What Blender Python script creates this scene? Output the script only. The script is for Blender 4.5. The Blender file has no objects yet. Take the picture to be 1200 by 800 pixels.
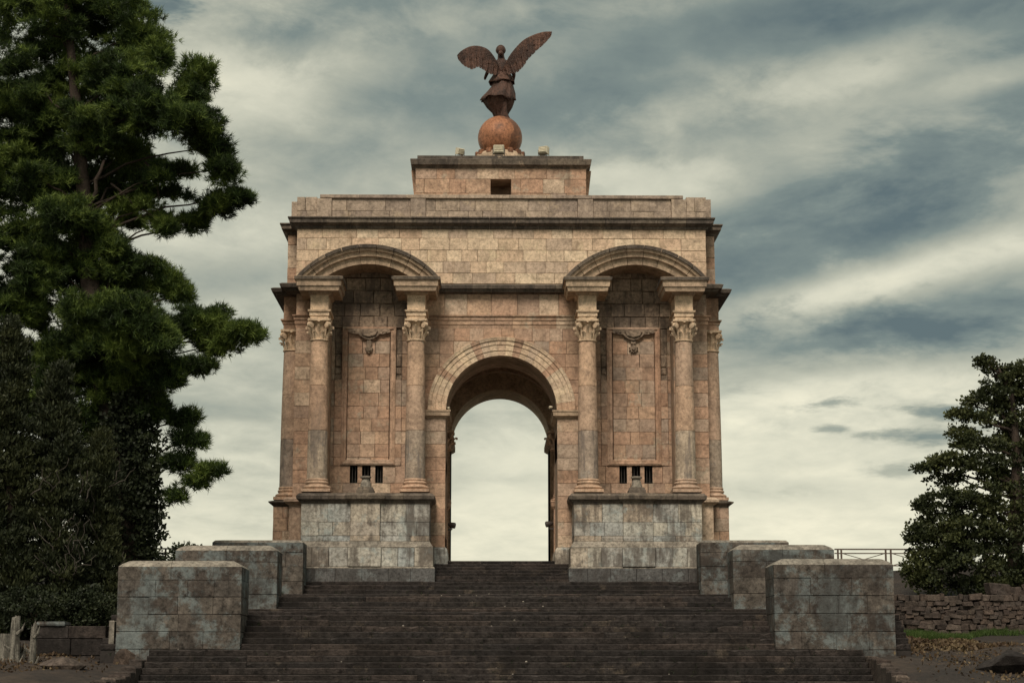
import bpy, bmesh, math, random
import numpy as np
from mathutils import Vector, Matrix
R = math.radians
PI = math.pi
rng = random.Random(7)
nrng = np.random.default_rng(11)
sc = bpy.context.scene
COL = sc.collection

# ------------------------------------------------------------------ camera
FPX = 2180.0                                   # focal length in photo pixels (photo 1200 wide)
PITCH = math.atan(400 / FPX)
YAW = math.atan(28 / FPX * math.cos(PITCH))
CAM = Vector((-0.605, -87.2, -4.48))
cd = bpy.data.cameras.new('camera')
cam = bpy.data.objects.new('camera', cd)
COL.objects.link(cam)
cd.sensor_width = 36
cd.lens = FPX / 1200 * 36
cd.clip_end = 6000
cam.location = CAM
cam.rotation_euler = (PI / 2 + PITCH, 0, -YAW)
sc.camera = cam
sc.render.resolution_x, sc.render.resolution_y = 1024, 682
_f = Vector((math.sin(YAW) * math.cos(PITCH), math.cos(YAW) * math.cos(PITCH), math.sin(PITCH)))
_r = Vector((math.cos(YAW), -math.sin(YAW), 0))
_u = _r.cross(_f)


def at(px, py, Y):
    """point of the place that the photo shows at pixel (px, py), at depth Y"""
    d = _f * FPX + _r * (px - 600) + _u * (400 - py)
    return CAM + d * ((Y - CAM.y) / d.y)


def XA(px, Y, py=480):
    return at(px, py, Y).x


def ZA(py, Y, px=587):
    return at(px, py, Y).z


# ------------------------------------------------------------------ light and sky
sc.view_settings.view_transform = 'Standard'
sc.view_settings.look = 'None'
sc.view_settings.exposure = 1.15
sc.view_settings.gamma = 1
SUN_EL, SUN_AZ = 50, 192                        # azimuth clockwise from +Y (behind the camera, to its left)
sd = Vector((math.sin(R(SUN_AZ)) * math.cos(R(SUN_EL)), math.cos(R(SUN_AZ)) * math.cos(R(SUN_EL)), math.sin(R(SUN_EL))))
sl = bpy.data.lights.new('sun', 'SUN')
sl.energy = 1.5
sl.angle = R(24)
sl.color = (1.0, 0.88, 0.73)
so = bpy.data.objects.new('sun', sl)
COL.objects.link(so)
so.rotation_euler = sd.to_track_quat('Z', 'Y').to_euler()

w = bpy.data.worlds.new('World')
sc.world = w
w.use_nodes = True
nt = w.node_tree
nt.nodes.clear()


class NG:
    def __init__(s, tree):
        s.t = tree

    def n(s, typ, **kw):
        o = s.t.nodes.new(typ)
        for k, v in kw.items():
            setattr(o, k, v)
        return o

    def set(s, sock, v):
        if hasattr(v, 'is_linked') or isinstance(v, bpy.types.NodeSocket):
            s.t.links.new(v, sock)
        else:
            sock.default_value = v

    def math(s, op, a, b=0.0, c=None, clamp=False):
        o = s.n('ShaderNodeMath', operation=op, use_clamp=clamp)
        s.set(o.inputs[0], a)
        s.set(o.inputs[1], b)
        if c is not None:
            s.set(o.inputs[2], c)
        return o.outputs[0]

    def vmath(s, op, a, b=(0, 0, 0)):
        o = s.n('ShaderNodeVectorMath', operation=op)
        s.set(o.inputs[0], a)
        if op == 'SCALE':
            s.set(o.inputs[3], b)
        else:
            s.set(o.inputs[1], b)
        return o.outputs[1] if op in ('DOT_PRODUCT', 'LENGTH', 'DISTANCE') else o.outputs[0]

    def noise(s, vec, scale, detail=4, rough=0.55, dist=0.0):
        o = s.n('ShaderNodeTexNoise')
        s.set(o.inputs['Vector'], vec)
        o.inputs['Scale'].default_value = scale
        o.inputs['Detail'].default_value = detail
        o.inputs['Roughness'].default_value = rough
        o.inputs['Distortion'].default_value = dist
        return o.outputs[0]

    def ramp(s, fac, stops, interp='LINEAR'):
        o = s.n('ShaderNodeValToRGB')
        cr = o.color_ramp
        cr.interpolation = interp
        while len(cr.elements) < len(stops):
            cr.elements.new(0.5)
        for e, (p, c) in zip(cr.elements, stops):
            e.position = p
            e.color = (c[0], c[1], c[2], 1) if not isinstance(c, (int, float)) else (c, c, c, 1)
        s.set(o.inputs[0], fac)
        return o.outputs[0]

    def mix(s, fac, a, b, blend='MIX'):
        o = s.n('ShaderNodeMix', data_type='RGBA', blend_type=blend)
        s.set(o.inputs[0], fac)
        for i, v in ((6, a), (7, b)):
            s.set(o.inputs[i], v if not isinstance(v, tuple) else (v[0], v[1], v[2], 1))
        return o.outputs[2]

    def maprange(s, v, a, b, c, d, smooth=True):
        o = s.n('ShaderNodeMapRange')
        o.interpolation_type = 'SMOOTHSTEP' if smooth else 'LINEAR'
        s.set(o.inputs[0], v)
        for i, q in enumerate((a, b, c, d)):
            o.inputs[1 + i].default_value = q
        return o.outputs[0]

    def mapping(s, vec, scale=(1, 1, 1), loc=(0, 0, 0), rot=(0, 0, 0)):
        o = s.n('ShaderNodeMapping')
        s.set(o.inputs[0], vec)
        o.inputs['Scale'].default_value = scale
        o.inputs['Location'].default_value = loc
        o.inputs['Rotation'].default_value = rot
        return o.outputs[0]


g = NG(nt)
sky = g.n('ShaderNodeTexSky', sky_type='NISHITA')
sky.sun_disc = False
sky.sun_elevation = R(SUN_EL)
sky.sun_rotation = R(SUN_AZ)
sky.air_density = 1.2
sky.dust_density = 2.0
tc = g.n('ShaderNodeTexCoord').outputs['Generated']
sep = g.n('ShaderNodeSeparateXYZ')
nt.links.new(tc, sep.inputs[0])
zc = g.math('MAXIMUM', sep.outputs[2], 0.0)
# the cloud deck: direction projected on a flat layer, so bands flatten towards the horizon
den = g.math('ADD', zc, 0.16)
cx = g.math('DIVIDE', sep.outputs[0], den)
cy = g.math('DIVIDE', sep.outputs[1], den)
cmb = g.n('ShaderNodeCombineXYZ')
nt.links.new(cx, cmb.inputs[0])
nt.links.new(cy, cmb.inputs[1])
deck = cmb.outputs[0]
big = g.noise(g.mapping(deck, (0.9, 0.55, 1), (3.1, 0.4, 0), (0, 0, R(-18))), 1.0, 6, 0.52, 0.35)
fine = g.noise(g.mapping(deck, (1.6, 1.1, 1), (7.3, 2.2, 0), (0, 0, R(-24))), 2.2, 8, 0.60, 0.3)
warp = g.math('MULTIPLY', g.math('SUBTRACT', fine, 0.5), 0.30)


def skydir(px, py):
    d = (_f * FPX + _r * (px - 600) + _u * (400 - py)).normalized()
    return d


wisp = g.noise(g.mapping(deck, (2.6, 2.0, 1), (1.3, 5.2, 0), (0, 0, R(-32))), 3.6, 7, 0.62, 0.25)
fray_big = g.math('SUBTRACT', g.noise(g.mapping(tc, (9, 9, 24), (0, 0, 0), (0, R(-10), 0)), 1.0, 6, 0.6, 0.25), 0.5)
fray_small = g.math('SUBTRACT', g.noise(g.mapping(tc, (38, 38, 150)), 1.0, 5, 0.62, 0.2), 0.5)


def bank(px, py, sx, sz, rot=0.0):
    """a bank of cloud round one direction of the sky, its edge frayed at about the bank's own scale"""
    d = skydir(px, py)
    v = g.mapping(g.vmath('SUBTRACT', tc, tuple(d)), (1, 1, 1), (0, 0, 0), (0, R(rot), 0))
    v = g.mapping(v, (1 / sx, 1 / sx, 1 / sz))
    ln = g.vmath('LENGTH', v)
    if sx > 0.045:
        ln = g.math('ADD', ln, g.math('ADD', g.math('MULTIPLY', fray_big, 2.6), g.math('MULTIPLY', g.math('SUBTRACT', wisp, 0.5), 1.5)))
    else:
        ln = g.math('ADD', ln, g.math('MULTIPLY', fray_small, 3.0))
    return g.maprange(ln, 0.1, 1.4, 1.0, 0.0)


elev = g.maprange(sep.outputs[2], 0.03, 0.35, 0.0, 1.0, False)
dark = g.math('ADD', g.math('MULTIPLY', g.maprange(big, 0.34, 0.70, 0, 1), 0.30), g.math('MULTIPLY', elev, 0.54))
dark = g.math('ADD', dark, g.math('MULTIPLY', warp, 1.3))
dark = g.math('ADD', dark, g.math('MULTIPLY', g.math('SUBTRACT', wisp, 0.5), 0.46))


def add_bank(px, py, sx, sz, rot, amt):
    global dark
    dark = g.math('ADD', dark, g.math('MULTIPLY', bank(px, py, sx, sz, rot), amt))


add_bank(1080, 225, 0.17, 0.046, 14, 0.25)
add_bank(920, 295, 0.10, 0.028, 8, 0.26)
add_bank(1190, 120, 0.10, 0.034, 20, 0.26)
add_bank(1160, 10, 0.09, 0.024, 5, 0.22)
add_bank(880, 30, 0.10, 0.016, 8, 0.16)
add_bank(430, 135, 0.070, 0.026, 22, 0.10)
add_bank(530, 110, 0.060, 0.026, 10, 0.10)
add_bank(330, 110, 0.09, 0.04, 0, -0.16)
add_bank(620, 10, 0.12, 0.012, 5, -0.16)
add_bank(330, 40, 0.06, 0.012, 12, 0.12)
add_bank(260, 330, 0.05, 0.012, 6, 0.14)
add_bank(250, 480, 0.05, 0.006, 2, 0.10)
add_bank(690, 130, 0.07, 0.018, 0, 0.12)
add_bank(950, 405, 0.12, 0.020, 4, 0.36)
add_bank(1130, 360, 0.11, 0.020, 10, 0.30)
add_bank(1085, 510, 0.034, 0.0045, 0, 0.40)
add_bank(1110, 482, 0.026, 0.0035, -4, 0.38)
add_bank(968, 472, 0.016, 0.0030, 4, 0.48)
add_bank(980, 502, 0.010, 0.0024, 0, 0.36)
add_bank(1050, 552, 0.026, 0.0040, 0, 0.26)
add_bank(900, 575, 0.10, 0.007, 0, 0.14)
add_bank(600, 560, 0.05, 0.010, 0, 0.10)
add_bank(1060, 322, 0.12, 0.012, 12, -0.30)
add_bank(960, 90, 0.11, 0.014, 12, -0.22)
add_bank(1170, 95, 0.05, 0.010, 8, -0.22)
add_bank(760, 215, 0.07, 0.016, 0, -0.24)
add_bank(1010, 460, 0.12, 0.014, 2, -0.20)
add_bank(250, 60, 0.06, 0.020, -20, -0.16)
add_bank(185, 5, 0.020, 0.007, 0, 0.35)
dark = g.math('ADD', dark, 0.0, clamp=True)
cloud = g.ramp(dark, [(0.0, (0.76, 0.72, 0.55)), (0.25, (0.585, 0.57, 0.445)), (0.5, (0.36, 0.37, 0.295)),
                      (0.75, (0.175, 0.212, 0.19)), (1.0, (0.088, 0.122, 0.126))])
cloud = g.vmath('SCALE', cloud, 0.54)           # the exposure brings the deck back up
skyc = g.vmath('SCALE', sky.outputs[0], 0.07)
mx = g.mix(0.95, skyc, cloud)
bg = g.n('ShaderNodeBackground')
nt.links.new(mx, bg.inputs[0])
bg.inputs[1].default_value = 1.0
wo = g.n('ShaderNodeOutputWorld')
nt.links.new(bg.outputs[0], wo.inputs[0])


# ------------------------------------------------------------------ materials
def newmat(name):
    m = bpy.data.materials.new(name)
    m.use_nodes = True
    m.node_tree.nodes.clear()
    gg = NG(m.node_tree)
    b = gg.n('ShaderNodeBsdfPrincipled')
    o = gg.n('ShaderNodeOutputMaterial')
    m.node_tree.links.new(b.outputs[0], o.inputs[0])
    return m, gg, b


def stone_mat(name, tones, stain=(0.09, 0.075, 0.06), stain_amt=0.5, lichen=None, lichen_amt=0.0, bump=0.45,
              rough=0.92, streak=0.4, scale=1.0, contrast=0.35):
    """stone with one tone per block, worn grain, run-off streaks, crust and lichen"""
    m, q, b = newmat(name)
    oi = q.n('ShaderNodeObjectInfo').outputs['Random']
    pos = q.n('ShaderNodeNewGeometry').outputs['Position']
    n = len(tones)
    col = q.ramp(oi, [(i / max(n - 1, 1), t) for i, t in enumerate(tones)])
    cb = q.n('ShaderNodeCombineXYZ')
    for k, f in enumerate((17.0, 31.0, 47.0)):
        m.node_tree.links.new(q.math('MULTIPLY', oi, f), cb.inputs[k])
    off = q.vmath('ADD', pos, cb.outputs[0])       # every block gets its own veining
    grain = q.noise(pos, 7 * scale, 8, 0.74)
    patch = q.noise(off, 1.5 * scale, 6, 0.62, 0.5)
    mott = q.noise(off, 3.2 * scale, 5, 0.7, 0.3)
    col = q.mix(1.0, col, q.ramp(grain, [(0.28, 1 - contrast * 1.7), (0.5, 1.0), (0.72, 1 + contrast * 1.1)]), 'MULTIPLY')
    col = q.mix(1.0, col, q.ramp(patch, [(0.3, 0.62), (0.52, 1.0), (0.72, 1.22)]), 'MULTIPLY')
    col = q.mix(q.maprange(mott, 0.56, 0.66, 0, 0.5), col, q.mix(0.5, tuple(c * 0.62 for c in tones[-1]), tuple(c * 1.0 for c in stain)))
    if lichen:
        lm = q.noise(pos, 1.0 * scale, 10, 0.78, 0.1)
        lf = q.maprange(lm, 0.62 - 0.26 * lichen_amt, 0.70 - 0.22 * lichen_amt, 0, 0.85)
        lcol = q.mix(1.0, lichen, q.ramp(grain, [(0.3, 0.6), (0.5, 1.0), (0.7, 1.3)]), 'MULTIPLY')
        col = q.mix(lf, col, lcol)
    st = q.noise(q.mapping(pos, (1.5, 1.5, 0.16)), 1.6 * scale, 8, 0.7, 0.3)
    big_ = q.noise(pos, 0.5 * scale, 9, 0.72, 0.5)
    sm = q.math('ADD', q.math('MULTIPLY', st, streak), q.math('MULTIPLY', big_, 1 - streak))
    sf = q.maprange(sm, 0.61 - 0.22 * stain_amt, 0.70 - 0.2 * stain_amt, 0, min(0.92, 0.35 + 0.6 * stain_amt))
    col = q.mix(sf, col, stain)
    pits = q.noise(pos, 22 * scale, 4, 0.65)
    col = q.mix(q.maprange(pits, 0.58, 0.68, 0, 0.6), col, tuple(c * 0.32 for c in tones[0]))
    m.node_tree.links.new(col, b.inputs['Base Color'])
    b.inputs['Roughness'].default_value = rough
    b.inputs['Specular IOR Level'].default_value = 0.2
    bm_ = q.n('ShaderNodeBump')
    bm_.inputs['Strength'].default_value = bump
    bm_.inputs['Distance'].default_value = 0.06
    h = q.math('ADD', q.math('MULTIPLY', grain, 0.8), q.math('ADD', q.math('MULTIPLY', patch, 0.8), q.math('MULTIPLY', pits, -0.5)))
    m.node_tree.links.new(h, bm_.inputs['Height'])
    m.node_tree.links.new(bm_.outputs[0], b.inputs['Normal'])
    return m


def plain_mat(name, c, rough=0.7, metal=0.0, var=0.25, scale=8, spec=0.3):
    m, q, b = newmat(name)
    pos = q.n('ShaderNodeNewGeometry').outputs['Position']
    nz = q.noise(pos, scale, 5, 0.65)
    col = q.mix(1.0, tuple(c), q.ramp(nz, [(0.3, 1 - var), (0.7, 1 + var)]), 'MULTIPLY')
    m.node_tree.links.new(col, b.inputs['Base Color'])
    b.inputs['Roughness'].default_value = rough
    b.inputs['Metallic'].default_value = metal
    b.inputs['Specular IOR Level'].default_value = spec
    return m


WARM = [(0.48, 0.305, 0.21), (0.40, 0.265, 0.185), (0.52, 0.36, 0.25), (0.43, 0.275, 0.19), (0.56, 0.43, 0.315), (0.34, 0.265, 0.21), (0.46, 0.30, 0.21), (0.44, 0.33, 0.25), (0.41, 0.265, 0.185)]
ATTIC = [(0.63, 0.485, 0.34), (0.54, 0.395, 0.28), (0.68, 0.545, 0.395), (0.57, 0.41, 0.29), (0.62, 0.49, 0.355), (0.49, 0.375, 0.285), (0.64, 0.495, 0.345)]
PARA = [(0.36, 0.285, 0.225), (0.29, 0.23, 0.19), (0.41, 0.325, 0.25), (0.32, 0.255, 0.205), (0.45, 0.355, 0.27)]
GREY = [(0.46, 0.425, 0.36), (0.36, 0.365, 0.345), (0.50, 0.465, 0.39), (0.39, 0.32, 0.25), (0.37, 0.385, 0.375), (0.43, 0.38, 0.31)]
M = {}
M['warm'] = stone_mat('warm_limestone', WARM, stain=(0.20, 0.14, 0.10), stain_amt=0.35, lichen=(0.40, 0.34, 0.26), lichen_amt=0.25)
M['attic'] = stone_mat('honey_limestone', ATTIC, stain=(0.25, 0.17, 0.11), stain_amt=0.28, lichen=(0.62, 0.50, 0.34), lichen_amt=0.25)
M['para'] = stone_mat('weathered_parapet_limestone', PARA, stain=(0.16, 0.125, 0.10), stain_amt=0.45, lichen=(0.42, 0.33, 0.24), lichen_amt=0.3)
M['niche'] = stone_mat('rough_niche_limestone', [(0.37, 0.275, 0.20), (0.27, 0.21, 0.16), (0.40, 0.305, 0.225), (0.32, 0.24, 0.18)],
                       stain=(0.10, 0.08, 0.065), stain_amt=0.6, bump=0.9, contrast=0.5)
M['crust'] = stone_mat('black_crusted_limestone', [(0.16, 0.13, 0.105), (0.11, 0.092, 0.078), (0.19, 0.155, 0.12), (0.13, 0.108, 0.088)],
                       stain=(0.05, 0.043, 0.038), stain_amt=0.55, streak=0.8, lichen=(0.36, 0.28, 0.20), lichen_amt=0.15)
M['moulding'] = stone_mat('moulding_limestone', [(0.50, 0.37, 0.26), (0.43, 0.32, 0.23), (0.53, 0.40, 0.28)],
                          stain=(0.15, 0.12, 0.095), stain_amt=0.42, streak=0.75)
M['column'] = stone_mat('column_limestone', [(0.52, 0.345, 0.24), (0.43, 0.31, 0.23), (0.54, 0.37, 0.255), (0.47, 0.325, 0.23)],
                        stain=(0.24, 0.18, 0.14), stain_amt=0.4, streak=0.75, lichen=(0.36, 0.31, 0.25), lichen_amt=0.1)
M['capital'] = stone_mat('capital_limestone', [(0.62, 0.47, 0.33), (0.58, 0.44, 0.31)], stain=(0.22, 0.16, 0.12), stain_amt=0.2)
M['grey'] = stone_mat('grey_lichened_limestone', GREY, stain=(0.08, 0.065, 0.055), stain_amt=0.68, lichen=(0.33, 0.36, 0.345), lichen_amt=0.45, streak=0.45, contrast=0.45)
M['block'] = stone_mat('dark_lichened_stone', [(0.085, 0.072, 0.062), (0.115, 0.10, 0.085), (0.07, 0.058, 0.05), (0.10, 0.09, 0.08)],
                       stain=(0.030, 0.024, 0.021), stain_amt=0.55, lichen=(0.155, 0.18, 0.18), lichen_amt=0.56, streak=0.3, scale=0.7, contrast=0.65)
M['base'] = stone_mat('dark_grey_base_stone', [(0.11, 0.105, 0.10), (0.085, 0.082, 0.08), (0.13, 0.128, 0.126)],
                      stain=(0.05, 0.043, 0.04), stain_amt=0.5, lichen=(0.17, 0.185, 0.185), lichen_amt=0.4, contrast=0.5)
M['drum_low'] = stone_mat('grey_drum_limestone', [(0.32, 0.265, 0.22), (0.46, 0.37, 0.28), (0.30, 0.24, 0.195), (0.37, 0.295, 0.235)],
                          stain=(0.13, 0.11, 0.10), stain_amt=0.5, streak=0.8, lichen=(0.33, 0.30, 0.265), lichen_amt=0.25)
M['blockcap'] = stone_mat('pale_and_skylit_stone', [(0.27, 0.24, 0.20), (0.22, 0.20, 0.17)], stain=(0.08, 0.068, 0.058), stain_amt=0.45, contrast=0.5)  # on the block tops this paler tone is painted-in skylight
M['step'] = stone_mat('dark_step_stone', [(0.034, 0.029, 0.027), (0.046, 0.039, 0.036), (0.025, 0.022, 0.021), (0.060, 0.047, 0.041), (0.033, 0.029, 0.028), (0.042, 0.034, 0.031)],
                      stain=(0.013, 0.011, 0.010), stain_amt=0.55, lichen=(0.092, 0.074, 0.058), lichen_amt=0.25, streak=0.15, contrast=0.6, bump=0.8, scale=0.8)
M['mortar'] = plain_mat('mortar', (0.32, 0.235, 0.17), 0.95, var=0.5, scale=1.5)
M['mortar_grey'] = plain_mat('mortar_grey', (0.10, 0.085, 0.07), 0.95, var=0.3)
M['mortar_dark'] = plain_mat('mortar_dark', (0.03, 0.026, 0.024), 0.95, var=0.3)
M['inner'] = stone_mat('inner_vault_stone', [(0.52, 0.37, 0.27), (0.48, 0.35, 0.26)], stain=(0.22, 0.16, 0.12), stain_amt=0.3)
M['paving'] = stone_mat('pale_paving', [(0.42, 0.36, 0.29), (0.38, 0.33, 0.27)], stain=(0.16, 0.13, 0.10), stain_amt=0.35)
M['void'] = plain_mat('painted_room_dark', (0.012, 0.012, 0.010), 0.95)  # near-black paint stands in for the darkness behind the slits
M['rubble'] = stone_mat('rubble_stone', [(0.075, 0.056, 0.047), (0.055, 0.044, 0.039), (0.095, 0.070, 0.056), (0.066, 0.054, 0.048), (0.115, 0.09, 0.074)],
                        stain=(0.03, 0.025, 0.022), stain_amt=0.45, bump=0.7, contrast=0.5)
M['kerb'] = M['rubble']
M['bronze'] = stone_mat('bronze', [(0.125, 0.066, 0.047), (0.08, 0.045, 0.035)], stain=(0.026, 0.019, 0.017), stain_amt=0.6, bump=0.8, rough=0.5, scale=1.5, contrast=0.55)
M['copper'] = stone_mat('copper_globe', [(0.36, 0.17, 0.092), (0.34, 0.155, 0.085)], stain=(0.10, 0.052, 0.036), stain_amt=0.75, bump=0.3, rough=0.5, scale=1.3, contrast=0.5, streak=0.2)
M['lamp_white'] = plain_mat('cream_enamel', (0.55, 0.50, 0.38), 0.5)
M['lamp_dark'] = plain_mat('dark_lamp_metal', (0.06, 0.05, 0.045), 0.5)
M['glass'] = plain_mat('lamp_glass', (0.05, 0.05, 0.05), 0.15, spec=0.6)
M['rail'] = plain_mat('rusty_rail', (0.10, 0.075, 0.06), 0.7, var=0.4)
M['bark'] = stone_mat('pine_bark', [(0.060, 0.045, 0.036), (0.05, 0.038, 0.03)], stain=(0.025, 0.02, 0.017), stain_amt=0.5, bump=0.9, scale=2, streak=0.8)
M['twig'] = plain_mat('bare_twig', (0.06, 0.052, 0.043), 0.9)
M['deadwood'] = stone_mat('bleached_wood', [(0.25, 0.235, 0.20), (0.19, 0.175, 0.15)], stain=(0.045, 0.04, 0.034), stain_amt=0.65, bump=0.8, scale=3, streak=0.9)


def leaf_mat(name, c1, c2, c3, transl=0.25):
    m, q, b = newmat(name)
    geo = q.n('ShaderNodeNewGeometry')
    rnd = geo.outputs['Random Per Island']
    cl = q.noise(geo.outputs['Position'], 0.55, 4, 0.6)
    f = q.math('ADD', q.math('MULTIPLY', rnd, 0.45), q.math('MULTIPLY', q.maprange(cl, 0.35, 0.65, 0, 1), 0.55))
    col = q.ramp(f, [(0.1, c1), (0.5, c2), (0.95, c3)])
    m.node_tree.links.new(col, b.inputs['Base Color'])
    b.inputs['Roughness'].default_value = 0.6
    b.inputs['Specular IOR Level'].default_value = 0.25
    tr = q.n('ShaderNodeBsdfTranslucent')
    m.node_tree.links.new(col, tr.inputs[0])
    ms = q.n('ShaderNodeMixShader')
    ms.inputs[0].default_value = transl
    m.node_tree.links.new(b.outputs[0], ms.inputs[1])
    m.node_tree.links.new(tr.outputs[0], ms.inputs[2])
    out = [n for n in m.node_tree.nodes if n.type == 'OUTPUT_MATERIAL'][0]
    m.node_tree.links.new(ms.outputs[0], out.inputs[0])
    return m


M['pine'] = leaf_mat('pine_needles', (0.013, 0.022, 0.009), (0.050, 0.084, 0.022), (0.21, 0.28, 0.06), 0.33)  # the brightest green paints sunlit clumps into the needles
M['cypress'] = leaf_mat('cypress_leaf', (0.018, 0.024, 0.013), (0.032, 0.040, 0.018), (0.055, 0.062, 0.024), 0.15)
M['ivy'] = leaf_mat('ivy_leaf', (0.012, 0.017, 0.010), (0.022, 0.030, 0.014), (0.04, 0.05, 0.02), 0.1)
M['broad'] = leaf_mat('broad_leaf', (0.022, 0.029, 0.014), (0.040, 0.050, 0.020), (0.085, 0.095, 0.034), 0.2)
M['grass'] = leaf_mat('grass_blade', (0.035, 0.055, 0.014), (0.055, 0.095, 0.022), (0.09, 0.13, 0.035), 0.3)
M['dry'] = leaf_mat('dry_leaf', (0.05, 0.03, 0.018), (0.085, 0.055, 0.03), (0.20, 0.15, 0.085), 0.2)


def ground_mat():
    m, q, b = newmat('dark_earth')
    pos = q.n('ShaderNodeNewGeometry').outputs['Position']
    n1 = q.noise(pos, 0.35, 7, 0.65)
    n2 = q.noise(pos, 5, 6, 0.7)
    col = q.ramp(n1, [(0.3, (0.018, 0.014, 0.012)), (0.5, (0.032, 0.023, 0.018)), (0.7, (0.065, 0.045, 0.032))])
    col = q.mix(1.0, col, q.ramp(n2, [(0.3, 0.5), (0.55, 1.0), (0.75, 1.6)]), 'MULTIPLY')
    m.node_tree.links.new(col, b.inputs['Base Color'])
    b.inputs['Roughness'].default_value = 0.95
    bm_ = q.n('ShaderNodeBump')
    bm_.inputs['Strength'].default_value = 0.8
    bm_.inputs['Distance'].default_value = 0.15
    m.node_tree.links.new(n2, bm_.inputs['Height'])
    m.node_tree.links.new(bm_.outputs[0], b.inputs['Normal'])
    return m


M['ground'] = ground_mat()


# ------------------------------------------------------------------ builders
class MB:
    """collects faces, then links them as one mesh object"""

    def __init__(s):
        s.v, s.f = [], []

    def add(s, vs, fs):
        o = len(s.v)
        s.v += [tuple(p) for p in vs]
        s.f += [tuple(i + o for i in f) for f in fs]

    def box(s, x0, x1, y0, y1, z0, z1):
        s.add([(x, y, z) for z in (z0, z1) for y in (y0, y1) for x in (x0, x1)],
              [(0, 2, 3, 1), (4, 5, 7, 6), (0, 1, 5, 4), (1, 3, 7, 5), (3, 2, 6, 7), (2, 0, 4, 6)])

    def rings(s, rs, cap=True, closed=True):
        n = len(rs[0])
        vs = [p for r in rs for p in r]
        fs = []
        for i in range(len(rs) - 1):
            for j in range(n if closed else n - 1):
                a, b_ = i * n + j, i * n + (j + 1) % n
                fs.append((a, b_, b_ + n, a + n))
        if cap:
            fs.append(tuple(range(n - 1, -1, -1)))
            fs.append(tuple((len(rs) - 1) * n + j for j in range(n)))
        s.add(vs, fs)

    def loft(s, x0, x1, y0, y1, prof, l=1, r=1, f=1, b=0):
        """stack of rectangles: prof = [(outset, z)...] bottom to top"""
        s.rings([[(x0 - o * l, y0 - o * f, z), (x1 + o * r, y0 - o * f, z), (x1 + o * r, y1 + o * b, z), (x0 - o * l, y1 + o * b, z)] for o, z in prof])

    def prism(s, poly, y0, y1, bev=0.0):
        """polygon in x,z pushed from y0 (front) back to y1, front arrises eased"""
        n = len(poly)
        if bev:
            ins = []
            for i in range(n):
                p0, p, p1 = (Vector(poly[(i + k) % n]) for k in (-1, 0, 1))
                a, c = (p - p0), (p1 - p)
                a = a.normalized() if a.length > 1e-6 else Vector((0, 0))
                c = c.normalized() if c.length > 1e-6 else Vector((0, 0))
                na, nc = Vector((-a.y, a.x)), Vector((-c.y, c.x))
                m_ = na + nc
                m_ = m_.normalized() * bev if m_.length > 1e-6 else Vector((0, 0))
                ins.append(p + m_)
            rs = [[(p.x, y0, p.y) for p in ins], [(p[0], y0 + bev, p[1]) for p in poly], [(p[0], y1, p[1]) for p in poly]]
        else:
            rs = [[(p[0], y0, p[1]) for p in poly], [(p[0], y1, p[1]) for p in poly]]
        s.rings(rs)

    def lathe(s, prof, n=24, c=(0, 0), a0=0.0):
        s.rings([[(c[0] + r * math.cos(a0 + 2 * PI * k / n), c[1] + r * math.sin(a0 + 2 * PI * k / n), z) for k in range(n)] for r, z in prof])

    def tube(s, pts, rad, n=6):
        pts = [Vector(p) for p in pts]
        rs = []
        for i, p in enumerate(pts):
            d = (pts[min(i + 1, len(pts) - 1)] - pts[max(i - 1, 0)])
            d = d.normalized() if d.length > 1e-6 else Vector((0, 0, 1))
            a = d.cross(Vector((0.13, 0.97, 0.2))).normalized()
            b_ = d.cross(a)
            r = rad[i] if isinstance(rad, (list, tuple)) else rad
            rs.append([p + a * (r * math.cos(2 * PI * k / n)) + b_ * (r * math.sin(2 * PI * k / n)) for k in range(n)])
        s.rings(rs)

    def sector(s, cx, cz, a0, a1, prof, sub=4):
        """closed profile [(r, y)...] swept round (cx, cz) from angle a0 to a1"""
        rs = []
        for k in range(sub + 1):
            a = a0 + (a1 - a0) * k / sub
            rs.append([(cx + r * math.cos(a), y, cz + r * math.sin(a)) for r, y in prof])
        s.rings(rs)

    def build(s, name, mat, parent=None, smooth=False, base=None, recalc=True):
        me = bpy.data.meshes.new(name)
        L = Vector(base) if base is not None else root_loc(parent)
        me.from_pydata([tuple(Vector(p) - L) for p in s.v], [], s.f)
        if recalc:
            bm = bmesh.new()
            bm.from_mesh(me)
            bmesh.ops.recalc_face_normals(bm, faces=bm.faces)
            bm.to_mesh(me)
            bm.free()
        if mat is not None:
            me.materials.append(mat)
        if smooth:
            me.polygons.foreach_set('use_smooth', [True] * len(me.polygons))
            if smooth != 'all':
                me.set_sharp_from_angle(angle=R(40))
        o = bpy.data.objects.new(name, me)
        COL.objects.link(o)
        if parent is not None:
            o.parent = parent
        elif base is not None:
            o.location = L
        return o


def root_loc(p):
    L = Vector((0, 0, 0))
    while p is not None:
        L = L + p.location
        p = p.parent
    return L


def thing(name, label, cat, loc=(0, 0, 0), group=None):
    o = bpy.data.objects.new(name, None)
    o.empty_display_size = 0.2
    COL.objects.link(o)
    o.location = loc
    o['label'] = label
    o['category'] = cat
    if group:
        o['group'] = group
    return o


def tag(o, label, cat, group=None):
    o['label'] = label
    o['category'] = cat
    if group:
        o['group'] = group
    return o


def structure(o):
    o['kind'] = 'structure'
    return o


def pivot(name, parent):
    """a part that is only a carrier of its pieces"""
    o = bpy.data.objects.new(name, None)
    o.empty_display_size = 0.1
    COL.objects.link(o)
    o.parent = parent
    return o


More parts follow.
